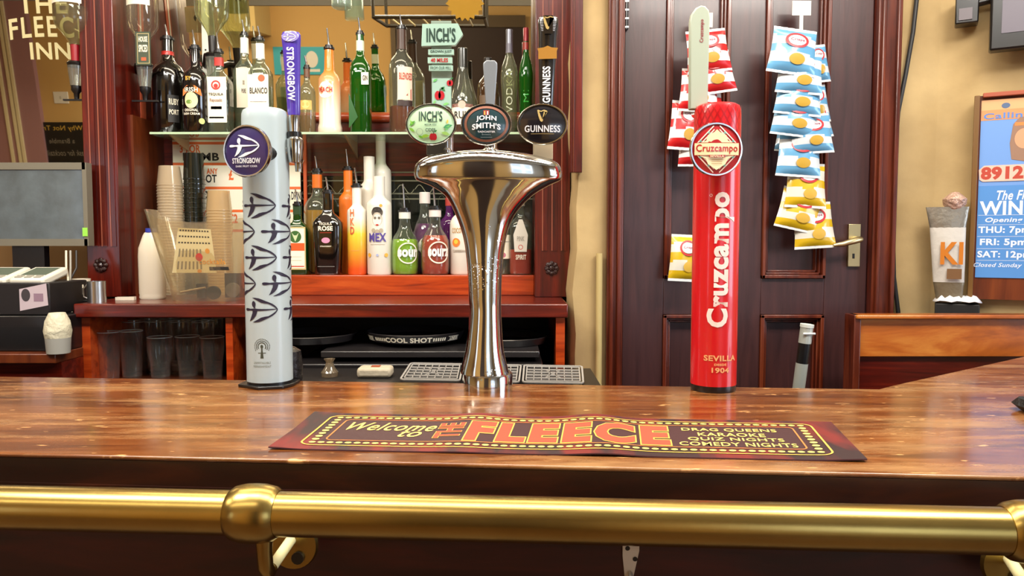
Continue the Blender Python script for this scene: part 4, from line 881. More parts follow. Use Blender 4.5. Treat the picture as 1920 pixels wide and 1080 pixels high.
bottle('pink spirit bottle a third full of red, at the right end of the lower row', 976, LY-.01, LS, 372, 22, 'square', CG, (G('d6452c', .85), .33), [('poly', [(-.5, .3), (.5, .3), (.6, .52), (.15, .72), (-.15, .72), (-.6, .52)], mat('cfcabd', .5)), ('rect', -.3, .525, .3, .545, mat('8a7a3a', .4, .4)), ('text', 'PINK', -.3, .44, .3, .5, mat('9a9488', .5)), ('ring', 0, .36, .2, .05, REDC), ('text', 'SPIRIT', -.4, .2, .45, .26, PAPER)], cap=(mat('c9c4b8', .4), .1), p=3, group=LOG)
# ---------------------------------------------------------------- optics: upturned bottles on wall brackets
def optic(label, blab, px, Y, ybase, hw, col, rail_px, card=False, capc='8a1a20', bcol='f0f1e8', level=0, coll=None):
    k = Y/F; X = U(px, 300, Y).x; z = U(px, ybase, Y).z          # ybase: where the bottle neck meets the optic
    t = thing('optic_dispenser', label, 'optic', (X, Y, z))
    MB().lathe([(0, -8*k), (13*k, -9*k), (15*k, -3*k), (12*k, 0), (0, 0)], BLACK, 20).build('collar', t)
    MB().lathe([(0, -46*k), (10*k, -44*k), (14*k, -8*k), (0, -8*k)], G('d6d8d0', .2), 20).build('measure_chamber', t)
    MB().lathe([(0, -68*k), (4*k, -68*k), (5*k, -58*k), (9*k, -52*k), (9*k, -44*k), (0, -44*k)], BLACK, 16).build('dispensing_tap', t)
    MB().box((-24*k, -.006, -71*k), (24*k, .004, -68*k), BLACK).build('push_bar', t)
    rx = U(rail_px, 300, Y).x-X; rl = U(rail_px, 180, MY-.03).z-z
    a = MB(); a.tube([(0, 0, -4*k), (rx*.5, .02, -2*k), (rx, .09, -12*k)], [.011, .012, .012], BLACK, 12); a.build('bracket_arm', t)
    a = MB().box((rx-.012, .09, rl), (rx+.016, .10, rl+.62), mat('c9cbc2', .35, .3))
    for i in range(4): a.box((rx-.001, .088, rl+.02+i*.05), (rx+.005, .0905, rl+.026+i*.05), BLACK)
    a.build('mounting_rail', t)
    if card:
        cmb = MB().box((-6*k-.002, -.034, -8*k), (20*k, -.03, 52*k), mat('2f3a26', .5)); sf = flat((0, -.0342, 0))
        cmb.rect(-4*k, -5*k, 18*k, 49*k, sf, mat('b9a872', .5), .0002, 1); cmb.rect(-3*k, -4*k, 17*k, 48*k, sf, mat('3a4430', .5), .0005, 1)
        cmb.text('HOUSE', -1*k, 34*k, 15*k, 43*k, sf, PAPER, .0008, bold=.03); cmb.text('SPICED', -1*k, 16*k, 15*k, 28*k, sf, PAPER, .0008, bold=.03); cmb.rect(3*k, 0, 12*k, 6*k, sf, mat('b5532a', .5), .0008, 1)
        cmb.build('name_card', t)
    b_ = thing('upturned_bottle', blab, 'bottle', (X, Y, z+.0005))
    nm = MB().lathe([(0, 0), (7*k, 0), (8*k, 30*k), (0, 30*k)], mat(capc, .35, coat=.5), 20); nm.build('neck_wrap', b_)
    gl = MB().lathe([(0, 30*k), (hw*.27*k, 30*k), (hw*.32*k, 38*k), (hw*.6*k, 50*k), (hw*.93*k, 64*k), (hw*k, 76*k), (hw*k, 230*k), (hw*.95*k, 236*k), (0, 236*k)], G(bcol, .04), 32); gl.build('bottle_glass', b_, smooth=50)
    if level: MB().lathe([(0, 31*k), (hw*.24*k, 31*k), (hw*.55*k, 50*k), (hw*.88*k, 64*k), (hw*.93*k, 78*k), (hw*.93*k, level*k), (0, level*k)], G('f0eed8', .06), 28).build('liquid', b_, smooth=50)
    lb = MB(); sf = cyl(hw*k*1.01)
    lb.rect(-.9*hw*k, 98*k, .9*hw*k, 150*k, sf, PAPER, n=12); lb.text('FINEST', -.6*hw*k, 107*k, .6*hw*k, 114*k, sf, INKD, rot=0); lb.disc(0, 128*k, 8*k, 10*k, sf, INKD); lb.build('label', b_, smooth=60)
    return t
optic('black optic dispenser left of the left pilaster, before the lettered mirror', 'upturned clear bottle with red neck left of the fluted left pilaster', 148, 2.72, 116, 34, '', 182, capc='8a1420', level=95)
optic('black optic dispenser with a small name card, right of the left pilaster', 'upturned clear bottle above the small name card', 276, 2.80, 118, 27, '', 240, True, capc='c9a06a', bcol='f2ece2')
optic('black optic dispenser just right of the black cream liqueur bottle', 'upturned clear bottle high above the tequila bottle', 404, 2.90, 100, 30, '', 372, capc='15100e', bcol='eef2e2', level=150)
# ---------------------------------------------------------------- price board behind the cups
pb = thing('price_board', 'white price board with orange stripes leaning behind the plastic cups', 'sign', (0, 2.985, 0))
def PB(px, py): p = U(px, py, 2.985); return p.x, p.z
m = MB(); x0, z1 = PB(323, 262); x1, z0 = PB(566, 500); m.box((x0, 0, z0-.06), (x1, .006, z1), PAPER); sf = flat((0, 0, 0)); OR = mat('d9642a', .5)
for a in (266, 305, 350, 393, 430): m.rect(x0, PB(0, a+5)[1], x1, PB(0, a)[1], sf, OR, .0003, 1)
def pt(s, a, b, c, d, mt, bo=.03): m.text(s, PB(a, 0)[0], PB(0, d)[1], PB(b, 0)[0], PB(0, c)[1], sf, mt, bold=bo)
pt('3 FOR', 330, 368, 272, 286, OR); pt('BOMB', 336, 403, 287, 301, INKD); pt('ANY', 380, 400, 316, 326, OR); pt('SHOT', 360, 398, 328, 342, INKD); pt('£', 422, 430, 318, 337, OR); pt('£', 540, 549, 280, 296, OR); pt('SOFT', 362, 400, 358, 372, INKD); pt('DRINK', 540, 562, 360, 374, INKD); pt('£2', 422, 436, 402, 418, OR)
m.build('board_face', pb)
tag(MB().box((PB(564, 0)[0], -.006, z0-.06), (PB(570, 0)[0], .008, z1+.01), mat('b54a1a', .4)).build('board_edge', pb), 'orange edge strip')
# stacks of plastic cups: every cup is a cup
def cup(label, mt, loc, group, r0, r1, h, rim=.0015):
    m = MB().lathe([(0, 0), (r0, 0), (r1, h-.004), (r1+rim, h-.003), (r1+rim, h), (r1-.0005, h), (r0-.001, .001), (0, .001)], mt, 26, cap=False)
    o = m.build('plastic_cup', loc=loc); return tag(o, label, 'cup', group)
CP = G('ece0c8', .45, .15); CP2 = G('f0dfb8', .42, .15); CB = mat('0e1410', .15, coat=.8)
for px, ytop, Yc, mt, gp, lab, n, hc, r0, r1, pitch in ((320, 312, 2.83, CP, 'cups in the tall beige stack on the left', 'clear beige plastic cup in the tall stack beside the bleach bottle', 36, .073, .037, .0455, .0108),
    (366, 288, 2.88, CB, 'cups in the black stack', 'black plastic cup in the tall dark stack between the two beige stacks', 23, .10, .034, .0395, .0175),
    (411, 358, 2.83, CP2, 'cups in the shorter beige stack', 'clear amber plastic cup in the shorter stack next to the white beer font', 30, .075, .0395, .0465, .0108)):
    xt = U(px, 400, Yc).x; zt2 = U(px, ytop, Yc).z; first = None
    n = int((zt2-hc-WT)/pitch)+1; z0 = zt2-hc-(n-1)*pitch
    for i in range(n):
        z = WT+.0005+(zt2-hc-WT)*(i/(n-1))
        up = hc if i == n-1 else hc
        # cups nest rim over rim, mouths down, the topmost shows whole
        if first is None:
            mm = MB().lathe([(r1+.0015, 0), (r1+.0015, .003), (r1, .004), (r0, hc), (0, hc), (0, hc-.001), (r0-.001, hc-.001), (r1-.001, .001)], mt, 26, cap=False)
            first = mm.build('plastic_cup', loc=(xt, Yc, z), smooth=40); tag(first, lab, 'cup', gp)
        else:
            q = first.copy(); COL.objects.link(q); q.location = (xt+random.uniform(-.0006, .0006), Yc, z)
# bleach bottle
k = 2.72/F; bx = U(285, 500, 2.62)
t = thing('cleaning_bottle', 'white plastic cleaning bottle with blue cap standing beside the left pilaster', 'bottle', (bx.x, 2.62, WT))
kk = 2.62/F; Hb = U(285, 428, 2.62).z-WT
WP = mat('cfc6b4', .4, coat=.3)
MB().lathe([(0, 0), (21*kk, 0), (23*kk, .006), (22*kk, .015), (23*kk, .02), (23*kk, Hb*.60), (22*kk, Hb*.72), (14*kk, Hb*.9), (11*kk, Hb*.94), (0, Hb*.94)], WP, 32, sy=.8, p=2.6).build('bottle_body', t, smooth=50)
MB().lathe([(0, Hb*.94), (10*kk, Hb*.94), (9.5*kk, Hb), (0, Hb)], mat('2a3a9a', .4), 20).build('cap', t)
# slim packet on the worktop
MB_ = MB().box((-.04, -.012, 0), (.02, .012, .011), WP); tag(MB_.build('paper_strip', loc=(U(247, 548, 2.6).x+.01, 2.56, WT+.0005), rz=.15), 'small cream strip lying flat beside the white cleaning bottle', 'strip')
# clear plastic tub
TY = 2.56; tb = thing('clear_plastic_tub', 'scuffed clear plastic scoop tub full of bar oddments on the back worktop', 'tub', (U(385, 560, TY).x, TY, WT+.0005))
def tz(py): return U(385, py, TY).z-WT
def tx(px): return U(px, 400, TY).x-tb.location.x
TG = G('f6f1e4', .07, .1); m = MB(); rings = []
for s_ in (0, 1):
    lv = [(566, 327, 452, .06), (500, 310, 460, .075), (450, 297, 468, .085), (430, 289, 474, .09), (412, 282, 480, .095)]
    if s_: lv = lv[::-1]
    for py, a, b, dy in lv:
        cx, hw_ = (tx(a)+tx(b))/2, (tx(b)-tx(a))/2-(.0015 if s_ else 0); r = []
        for j in range(48):
            an = 2*PI*j/48; ca, sa = math.cos(an), math.sin(an); x = math.copysign(abs(ca)**.5, ca); y = math.copysign(abs(sa)**.5, sa)
            zz = tz(py)
            if py < 450: zz += (450-py)/38*(.035*max(0, -x-.5)*2*(1 if y < .6 else .5) + .012*max(0, x-.4) - .018*(1-x*x)*(.6))
            r.append((cx+hw_*x, (dy-(.0015 if s_ else 0))*y, zz+(.002 if s_ and py > 560 else 0)))
        rings.append(r)
m.loft(rings, TG, cap=True); m.build('tub_shell', tb, smooth=50)
m = MB(); rim = [(tx(282)+0, 0, 0)]
inner = [('rubber_bung', 'dark round rubber bung inside the clear tub', 'bung', 405, 543, .023, RUBBER), ('plastic_disc', 'grey round plastic disc leaning inside the clear tub', 'disc', 432, 520, .025, mat('6a625a', .5))]
for nm, lab, cat, px, py, r, mt in inner:
    p = U(px, py, TY); o = MB().tube([(0, -.006, 0), (0, .006, 0)], r, mt, 28).build(nm, loc=(p.x, TY-.02 if py > 530 else TY+.02, WT+.004+r if py > 530 else WT+.004+r+.005)); tag(o, lab, cat)
tag(MB().tube([(-.04, 0, .004), (.045, .005, .02)], .004, mat('b5a58a', .3, .7), 10).build('bar_spoon', loc=(U(355, 540, TY).x, TY+.02, WT+.022)), 'metal bar spoon handle lying in the clear tub', 'spoon')
tag(MB().lathe([(0, 0), (.016, 0), (.019, .05), (.017, .05), (.014, .002), (0, .002)], mat('2a2522', .35), 20, cap=False).build('jigger_cup', loc=(U(365, 540, TY).x+.005, TY+.045, WT+.004)), 'dark little measuring cup standing in the clear tub', 'cup')
tag(MB().box((-.035, -.004, 0), (.035, .004, .085), mat('3a302a', .5)).build('dark_packet', loc=(U(430, 500, TY).x, TY+.05, WT+.006)), 'dark packet with an orange spot at the back of the clear tub', 'packet')
# card hung in the tub
cx0, cz0 = U(322, 512, TY-.1).x, 0
cdm = MB(); CY = TY-.088
pA = [U(318, 512, CY), U(402, 512, CY), U(395, 430, CY), U(334, 427, CY)]
def cs(u, v, t):
    a = pA[0]*(1-u)+pA[1]*u; b = pA[3]*(1-u)+pA[2]*u; q = a*(1-v)+b*v; return (q.x, CY+.02*(1-v)-t, q.z)
cdm.prism([(0, 0), (1, 0), (1, 1), (0, 1)], 0, .0012, cs, mat('e2d6ae', .6))
for v in (.93, .8, .66):
    for i in range(11): cdm.rect(.06+i*.082, v, .11+i*.082, v+.035, cs, INKD, .0016, 1)
for v in (.36, .08):
    for i in range(7): cdm.rect(.1+i*.09, v, .14+i*.09, v+.18, cs, mat('8a7f66', .5), .0016, 1)
cdm.disc(.62, .36, .09, .09, cs, mat('c9302a', .5), .002); cdm.text('cocktails', .62, .20, 1.25, .32, cs, mat('d98a1a', .5), .003); cdm.rect(.85, .06, 1.3, .14, cs, INKD, .0025, 1); cdm.disc(.84, .5, .06, .06, cs, mat('e09a3a', .5), .002); cdm.disc(.62, .04, .05, .04, cs, mat('e09a3a', .5), .002)
tag(cdm.build('barcode_card'), 'cream card with rows of small symbols and a red dot, hanging in the clear tub', 'card')
# steel mug and white mug on the worktop end
jx = U(181, 545, 2.47)
t = thing('steel_measure', 'small steel measuring cup with handle on the left end of the worktop', 'measuring cup', (jx.x, 2.47, WT))
kj = 2.47/F
MB().lathe([(0, 0), (16*kj, 0), (16*kj, .07), (14.5*kj, .07), (14.5*kj, .004), (0, .004)], STEEL, 28, cap=False).build('cup_body', t)
MB().tube([(-16*kj, 0, .012), (-24*kj, 0, .018), (-25*kj, 0, .045), (-16*kj, 0, .06)], .003, STEEL, 8).build('handle', t)
# ---------------------------------------------------------------- shelf below: glasses and trays
def pint(loc, r=.041, h=.15, thick=1):
    return MB().lathe([(r*.955, h*.985), (r*.985, h*1.002), (r*.995, h*.985)], G('eef0ec', .55), 26, cap=False).lathe([(0, 0), (r*.72, 0), (r*.74, .012), (r*.80, h*.4), (r*.98, h*.72), (r, h*.82), (r*.97, h), (r*.93, h), (r*.95, h*.8), (r*.76, h*.4), (r*.70, .014), (0, .014)], G('fbfcfa', .02, .0, 1.5, 'ffffff', .03), 26, cap=False).build('pint_glass', loc=loc, smooth=50)  # pale ring at the lip is a painted rim highlight
def tall(loc, r=.038, h=.17):
    return MB().lathe([(r*.955, h*.985), (r*.985, h*1.002), (r*1.01, h*.985)], G('eef0ec', .55), 26, cap=False).lathe([(0, 0), (r*.78, 0), (r*.8, .01), (r, h), (r*.96, h), (r*.76, .014), (0, .014)], G('fbfcfa', .02, .0, 1.5, 'ffffff', .03), 26, cap=False).build('tall_glass', loc=loc, smooth=50)  # same painted highlight ring round the lip
SZ = .9505
gl = [(tall, 204, 2.50, 'straight tumbler at the left end of the glass shelf under the worktop'), (tall, 247, 2.53, 'straight tumbler second from the left under the worktop'), (pint, 300, 2.52, 'front curved pint glass nearest the left tumblers'), (pint, 352, 2.54, 'front curved pint glass in the middle of the row under the worktop'), (pint, 398, 2.52, 'front curved pint glass beside the wooden divider')]
for fn, px, Y, lab in gl:
    p = U(px, 660, Y); o = fn((p.x, Y, SZ)); o.scale = (1, 1, 1.0); tag(o, lab, 'glass', 'glasses on the shelf under the worktop')
src = None
for i, (px, Y) in enumerate(((254, 2.65), (296, 2.66), (338, 2.66), (382, 2.65), (282, 2.77), (322, 2.78), (362, 2.78), (400, 2.76))):
    p = U(px, 660, Y)
    if src is None: src = tall((p.x, Y, SZ), .041, .19); o = src
    else: o = src.copy(); COL.objects.link(o); o.location = (p.x, Y, SZ)
    o.name = 'tall_glass'
    tag(o, 'clear tall glass in the shadowed back rows of the shelf under the worktop', 'glass', 'back rows of glasses')
# round black drinks trays and printed tray
TR = mat('1d1a1b', .35, coat=.3)
def tray(px, py, Y, rpx, lab, txt=None, h=.022):
    p = U(px, py, Y); R = rpx*Y/F; t = thing('round_tray', lab, 'tray', (p.x, Y+R, p.z), group=None)
    MB().lathe([(0, 0), (R*.93, 0), (R, h), (R*.985, h+.002), (R*.97, h), (R*.91, .004), (0, .004)], TR, 64, cap=False).build('tray_body', t)
    if txt:
        m = MB(); sf = lambda u, v, t_: ((R*(.935+.065*v/h)+t_)*math.sin(u/R), -(R*(.935+.065*v/h)+t_)*math.cos(u/R), v)
        m.text(txt, -.085, .004, .075, .019, sf, PAPER, .0008, bold=.04)
        for s0 in (-.135, .08):
            for i in range(6): m.rect(s0+i*.0085, .006, s0+.005+i*.0085, .017, sf, PAPER, .0008, 1)
        for s0 in (-.2, .14): m.rect(s0, .004, s0+.055, .0055, sf, PAPER, .0008, 3); m.rect(s0, .0175, s0+.055, .019, sf, PAPER, .0008, 3); m.text('LONDON', s0+.008, .007, s0+.05, .016, sf, PAPER, .0008, bold=.03)
        m.build('rim_print', t, smooth=60)
    return t
tray(767, 646, 2.36, 98, 'black round tray with white lettering round its rim, under the worktop', 'COOL SHOT', .026)
tray(560, 648, 2.34, 90, 'plain black round tray left of the lettered tray')
tray(950, 652, 2.38, 80, 'plain black round tray right of the chrome font, under the worktop')
u_ = thing('under_counter_fridge', 'black under-counter fridge with a flat top and open clutter shelf below the trays', 'fridge', (0, 0, 0))
fz = U(800, 657, 2.33).z
MB().box((BX(600, 2.33), 2.31, fz-.02), (BX(1012, 2.33), 2.9, fz), TR).build('fridge_top', u_, bevel=.003)
MB().box((BX(540, 2.31), 2.28, .3), (BX(1018, 2.31), 2.9, fz-.035), mat('151213', .35, coat=.3)).build('fridge_body', u_, bevel=.004)
# clutter ledge with towel, packet
ck = 2.12/F; wz = U(640, 716, 2.05).z
wbn = thing('steel_work_bench', 'dark servery bench behind the counter carrying the drip mats', 'bench', (0, 0, 0))
BZt = 1.043
MB().box((BX(540, 2.2), 1.83, BZt-.03), (BX(1110, 2.2), 2.22, BZt), mat('131112', .4)).build('bench_top', wbn)
MB().box((BX(545, 2.2), 1.85, .3), (BX(1105, 2.2), 2.2, BZt-.03), DARK).build('bench_body', wbn)
p = UZ(652, 712, BZt); MB1 = MB().box((-.05, -.03, 0), (.045, .03, .028), mat('b9ad95', .7, bump=.3)); tag(MB1.build('folded_cloth', loc=(p.x+.07, p.y+.05, BZt+.0005), bevel=.008), 'crumpled pale cloth on the dark bench behind the counter', 'cloth')
tag(MB().box((-.012, -.012, 0), (.012, .012, .03), mat('9a4a2a', .5)).build('small_box', loc=(UZ(699, 712, BZt).x, UZ(699, 712, BZt).y+.05, BZt+.0005)), 'tiny reddish box next to the pale cloth', 'box')
tag(MB().lathe([(0, 0), (.022, 0), (.024, .012), (.013, .028), (.01, .04), (.016, .05), (.010, .05), (.006, .04), (0, .03)], G('c9b9a0', .3), 20).build('glass_stopper', loc=(UZ(610, 712, BZt).x, UZ(610, 712, BZt).y+.05, BZt+.0005)), 'small clear glass stopper on the bench left of the pale cloth', 'stopper')
# drip mats
GR_ = mat('a09c96', .45)
def dmat(c, lab):
    A, B, C_, D = [UZ(q[0], q[1], BZt+.012) for q in c]
    def sf(u, v, t): q = (A*(1-u)+B*u)*(1-v)+(D*(1-u)+C_*u)*v; return (q.x, q.y, BZt+.008+t)
    t = thing('drip_mat', lab, 'drip mat', (0, 0, 0), group='drip mats on the bench')
    m = MB(); m.prism([(0, 0), (1, 0), (1, 1), (0, 1)], -.0075, -.001, sf, BLACK); m.build('tray_base', t)
    m = MB()
    def bar(a, b, w): m.stroke([a, b], w, sf, GR_, .003)
    P = rrect(.01, .02, .99, .98, .06, 4)
    m.stroke(P, .03, sf, GR_, .004)
    P = rrect(.06, .1, .94, .9, .02, 3); m.stroke(P, .02, sf, GR_, .004)
    for i in range(1, 7): bar((.06+.88*i/7, .1), (.06+.88*i/7, .9), .014)
    for j in range(1, 5): bar((.06, .1+.8*j/5), (.94, .1+.8*j/5), .028)
    bar((.38, .28), (.62, .72), .014); bar((.62, .28), (.38, .72), .014)
    m.build('grid', t, smooth=0, solid=-.003)
dmat([(749, 713), (863, 715), (869, 683), (770, 681)], 'grey gridded drip mat left of the chrome font base')
dmat([(867, 716), (974, 718), (978, 685), (873, 683)], 'grey gridded drip mat mostly hidden behind the chrome font base')
dmat([(979, 718), (1095, 720), (1092, 687), (982, 685)], 'grey gridded drip mat at the right end of the bench')
# ---------------------------------------------------------------- left bay: lettered mirror, till corner
lm = thing('lettered_mirror', 'tall mirror etched with the inn name in cream letters, left of the pilaster', 'mirror')
x0, x1 = BX(-60, LMY), BX(190, LMY)
tq_ = math.tan(TILT)
MB().prism([(LMY, LMZ), (LMY+.01, LMZ), (LMY+.01-tq_*(CEIL-.03-LMZ), CEIL-.03), (LMY-tq_*(CEIL-.03-LMZ), CEIL-.03)], x0-.5, x1, lambda u, v, t: (t, u, v), MIRR).build('mirror_glass', lm)
m = MB(); sf = lambda u, v, t: (u, LMY-.001-t-(v-LMZ)*tq_, v); ET = mat('d9cf9c', .6)
def lt(s, a, b, y0, y1, **k): p = U(a, y1, LMY); q = U(b, y0, LMY); m.text(s, p.x, p.z, q.x, q.z, sf, ET, bold=.02, **k)
lt('THE', 52, 140, 0, 32); lt('FLEECE', 34, 175, 44, 80, arc=.012); lt('INN', 70, 142, 86, 115)
m.build('etched_lettering', lm)
struct('wall_servery', MB().box((x0-2.6, LMY+.02, .3), (x1, LMY+.06, CEIL), mat('7a5c34', .8)))
lc = thing('till_counter', 'low red wooden counter at the far left behind the bar', 'counter', (0, 0, 0))
LZ = U(60, 662, 2.3).z
MB().box((-3.0, 2.28, LZ-.03), (xL+.01, 2.96, LZ), BRW).build('counter_top', lc, bevel=.003)
MB().box((-3.0, 2.31, .3), (xL+.01, 2.96, LZ-.03), REDW).build('drawer_front', lc)
# monitor
mY = 2.64; t = thing('flat_monitor', 'grey flat monitor with dusty dark screen facing the bar at far left', 'monitor', (U(80, 400, mY).x, mY, 0))
def mx_(px): return U(px, 400, mY).x-t.location.x
def mz_(py): return U(80, py, mY).z
BZL = mat('6f6a5c', .4)
fr_ = MB()
for a, b, c_, d_ in ((-60, 164, 461, 448), (-60, 164, 318, 305), (158, 166, 461, 305)): fr_.box((mx_(a), -.006, mz_(c_)), (mx_(b), .03, mz_(d_)), BZL)
fr_.box((mx_(-60), .004, mz_(455)), (mx_(160), .04, mz_(310)), mat('2a2826', .5)); fr_.build('bezel', t)
SC = mat('5d666a', .25, bump=.15, bscale=14, var=.5, coat=.4)
MB().box((mx_(-60), -.002, mz_(448)), (mx_(158), .006, mz_(318)), SC).build('screen', t)
MB().box((mx_(20), .0, LZ), (mx_(80), .03, mz_(455)), BLACK).build('stand', t)
tag(MB().box((0, 0, 0), (.018, .001, .03), mat('8fd04a', .6)).build('sticky_note', loc=(U(155, 443, mY-.008).x, mY-.0085, U(155, 443, mY).z)), 'small bright green sticky note on the corner of the monitor', 'note')
# boxes and terminals
def bxx(name, lab, cat, a, b, y0, y1, Y, d, mt, bev=.004, rz=0):
    p = U(a, y1, Y); q = U(b, y0, Y); return p, q
def boxt(name, lab, cat, a, b, y0, y1, Y, d, mt, bev=.004, z0=None):
    p = U(a, y1, Y); q = U(b, y0, Y); z_0 = p.z if z0 is None else z0
    o = MB().box((p.x, Y, z_0), (q.x, Y+d, q.z), mt).build(name, bevel=bev); tag(o, lab, cat); return q.z
z1 = boxt('cash_drawer', 'wide low black cash drawer on the far left counter', 'cash drawer', -80, 118, 592, 657, 2.33, .25, BLACK, z0=LZ+.0005)
z2 = boxt('receipt_printer', 'black box printer with a banknote sheet taped on its side', 'printer', -80, 92, 530, 592, 2.34, .22, mat('181516', .4), z0=z1+.0005)
pr_ = bpy.data.objects['receipt_printer']
m = MB(); sf = flat((0, 2.3395, 0)); a = U(38, 583, 2.34); b = U(93, 535, 2.34)
m.prism([(a.x, a.z), (b.x-.006, a.z+.018), (b.x-.01, b.z+.006), (a.x, b.z-.012)], 0, .0008, sf, mat('b9a9b0', .6)); m.disc(a.x+.02, a.z+.05, .014, .02, sf, mat('3a3438', .6), .0012); m.rect(a.x+.045, a.z+.03, a.x+.075, a.z+.055, sf, mat('8a7080', .6), .0012, 1)
m.build('taped_sheet', pr_)
for q in range(2):
    t = thing('card_terminal', ('white card payment terminal nearest the pilaster, lying on the black printer', 'white card payment terminal at the very left edge of the picture')[q], 'card reader', (U((52, -20)[q], 500, 2.36).x, 2.42, z2+.002), rot=(math.radians(14), 0, 0), group='card terminals')
    WT_ = mat('d3cfc0', .4, coat=.2); m = MB().box((-.055, -.07, 0), (.055, .07, .028), WT_); m.build('casing', t, bevel=.008)
    m = MB().box((-.04, -.03, .028), (.04, .055, .0285), mat('4d584a', .4)); m.build('display', t)
    m = MB()
    for i in range(3):
        for j in range(2): m.box((-.04+i*.03, -.06+j*.013, .028), (-.02+i*.03, -.052+j*.013, .031), mat('9a968a', .5))
    m.build('keypad', t)
t = thing('pos_printer', 'white curved till machine behind the monitor, next to the pilaster', 'till', (U(150, 480, 2.8).x, 2.83, LZ+.0005))
MB().box((-.06, -.06, 0), (.05, .06, .2), WP).build('till_body', t, bevel=.015)
MB().box((-.05, -.065, .12), (.04, -.058, .18), mat('8f8a7a', .4)).build('display', t)
tag(MB().box((U(122, 0, 2.52).x, 2.52, LZ+.0005), (xL-.004, 2.62, U(150, 561, 2.56).z), BLACK).build('black_box', bevel=.003), 'small black box on the left counter with a white mug on top', 'box')
t = thing('white_mug', 'white mug standing left of the steel measuring cup', 'mug', (U(152, 550, 2.56).x, 2.56, U(150, 561, 2.56).z+.0005))
kj = 2.55/F; MB().lathe([(0, 0), (15*kj, 0), (17*kj, .01), (17*kj, .07), (16*kj, .07), (15*kj, .006), (0, .006)], mat('d3c9b4', .4, coat=.4), 28, cap=False).build('mug_body', t)
MB().tube([(17*kj*.5, -17*kj*.85, .055), (17*kj*.9, -17*kj*1.2, .05), (17*kj*.9, -17*kj*1.2, .02), (17*kj*.5, -17*kj*.85, .015)], .003, mat('d3c9b4', .4), 8).build('handle', t)
t = thing('lined_bin', 'small grey bin with a white liner on the far left counter by the worktop', 'bin', (U(120, 640, 2.33).x, 2.30, LZ+.0005))
kb = 2.3/F; MB().lathe([(0, 0), (20*kb, 0), (22*kb, .05), (0, .05)], mat('9a9890', .4), 24).build('bin_body', t)
MB().lathe([(0, .05), (22*kb, .048), (24*kb, .07), (21*kb, .10), (14*kb, .125), (0, .12)], mat('c9c2a8', .6, bump=1, bscale=30), 24).build('liner', t)
for i, (px0, px1) in enumerate(((124, 128), (132, 139), (143, 133))):
    a = U(px0, 470, 2.56+.02*i); b = U(px1, 560+10*i, 2.46+.03*i)
    tag(MB().tube([a, a+Vector((.01, -.02, -.06)), (a+b)/2+Vector((.02-.01*i, -.03, -.01)), b, b+Vector((.01, 0, -.05))], .0035, mat(('cfc6ad', '8f8b80', '1a1818')[i], .5), 8).build('cable'), ('cream cable looping down beside the printer', 'grey cable beside the cream one near the printer', 'black cable between the monitor and the mug')[i], 'cable')
# ---------------------------------------------------------------- crisps
def swirl(h1, h2, label_):
    return mat(h1, .3, coat=.5), mat(h2, .3, coat=.5)
def crisp(px, py, wpx, hpx, Y, tilt, scheme, label, group, facing=0, logo=False):
    kq = Y/F; W, H = wpx*kq, hpx*kq; p = U(px, py, Y); c1, c2, spot = scheme
    A, B = mat(c1, .28, coat=.6), mat(c2, .3, coat=.5); Wh = mat('c9cbc9', .3, coat=.5)
    t = thing('crisp_bag', label, 'crisp packet', tuple(p), group=group, rot=(-.12, tilt, facing))
    n, k_ = 14, 18; front = []; back = []
    rnd = random.Random(px*7+py)
    ph = rnd.uniform(0, 6)
    for j in range(k_+1):
        v = j/k_
        for i in range(n+1):
            u = i/n; e = (math.sin(PI*u)**.6)*(math.sin(PI*min(1, max(0, (v-.06)/.88)))**.5)
            cr_ = .0014*math.sin(u*40)*(1 if v < .06 or v > .94 else 0)+.0022*math.sin(u*9+v*7+ph)*e
            z = -(v*H); x = (u-.5)*W*(.93+.13*v-.05*math.sin(PI*v))
            front.append((x, -.022*e+cr_, z)); back.append((x, .012*e+cr_+.0005, z))
    m = MB(); N_ = (n+1)*(k_+1)
    for mt_, sel in ((Wh, 0), (A, 1), (B, 2)):
        fs = []
        for j in range(k_):
            for i in range(n):
                v = (j+.5)/k_; s = (0 if (v < .08 or v > .93) else (1 if math.sin((v*2.6+.05*math.sin(i*.6+ph))*2*PI) > 0 else 2))
                if s == sel:
                    a = j*(n+1)+i; fs.append((a, a+n+1, a+n+2, a+1)); fs.append((N_+a, N_+a+1, N_+a+n+2, N_+a+n+1))
        m.add(front+back, fs, mt_)
    sd = []
    for j in range(k_):
        for i in (0, n): a = j*(n+1)+i; sd.append((a, a+n+1, N_+a+n+1, N_+a))
    m.add(front+back, sd, Wh)
    m.build('bag', t, smooth=60)
    def sf(u, v, tt):
        uu = u/W+.5; vv = -v/H; e = (math.sin(PI*min(1, max(0, uu)))**.6)*(math.sin(PI*min(1, max(0, (vv-.06)/.88)))**.5)
        return (u, -.022*e-.0025-tt, v)
    l = MB(); l.disc(.06*W, -.70*H, .17*W, .115*H, sf, mat(spot, .4, coat=.4), .0005, 18, 2)
    l.ring(.02*W, -.3*H, .25*W, .17*H, .05*W, sf, mat('b5202a', .4), .0005, 24); l.disc(.02*W, -.3*H, .19*W, .12*H, sf, Wh, .0004, 18, 2)
    l.text('Crisps', -.12*W, -.33*H, .17*W, -.26*H, sf, mat('8a2a50', .4), .0012, bold=.02)
    l.build('print', t, smooth=60)
    return t
BL = ('5c97bd', 'c3c9cc', 'b8922c'); YE = ('c9a51a', 'cfccbe', 'c9a23c'); RE = ('b5161c', 'ddd8d4', 'b58a2a')
CY_ = DY-.075
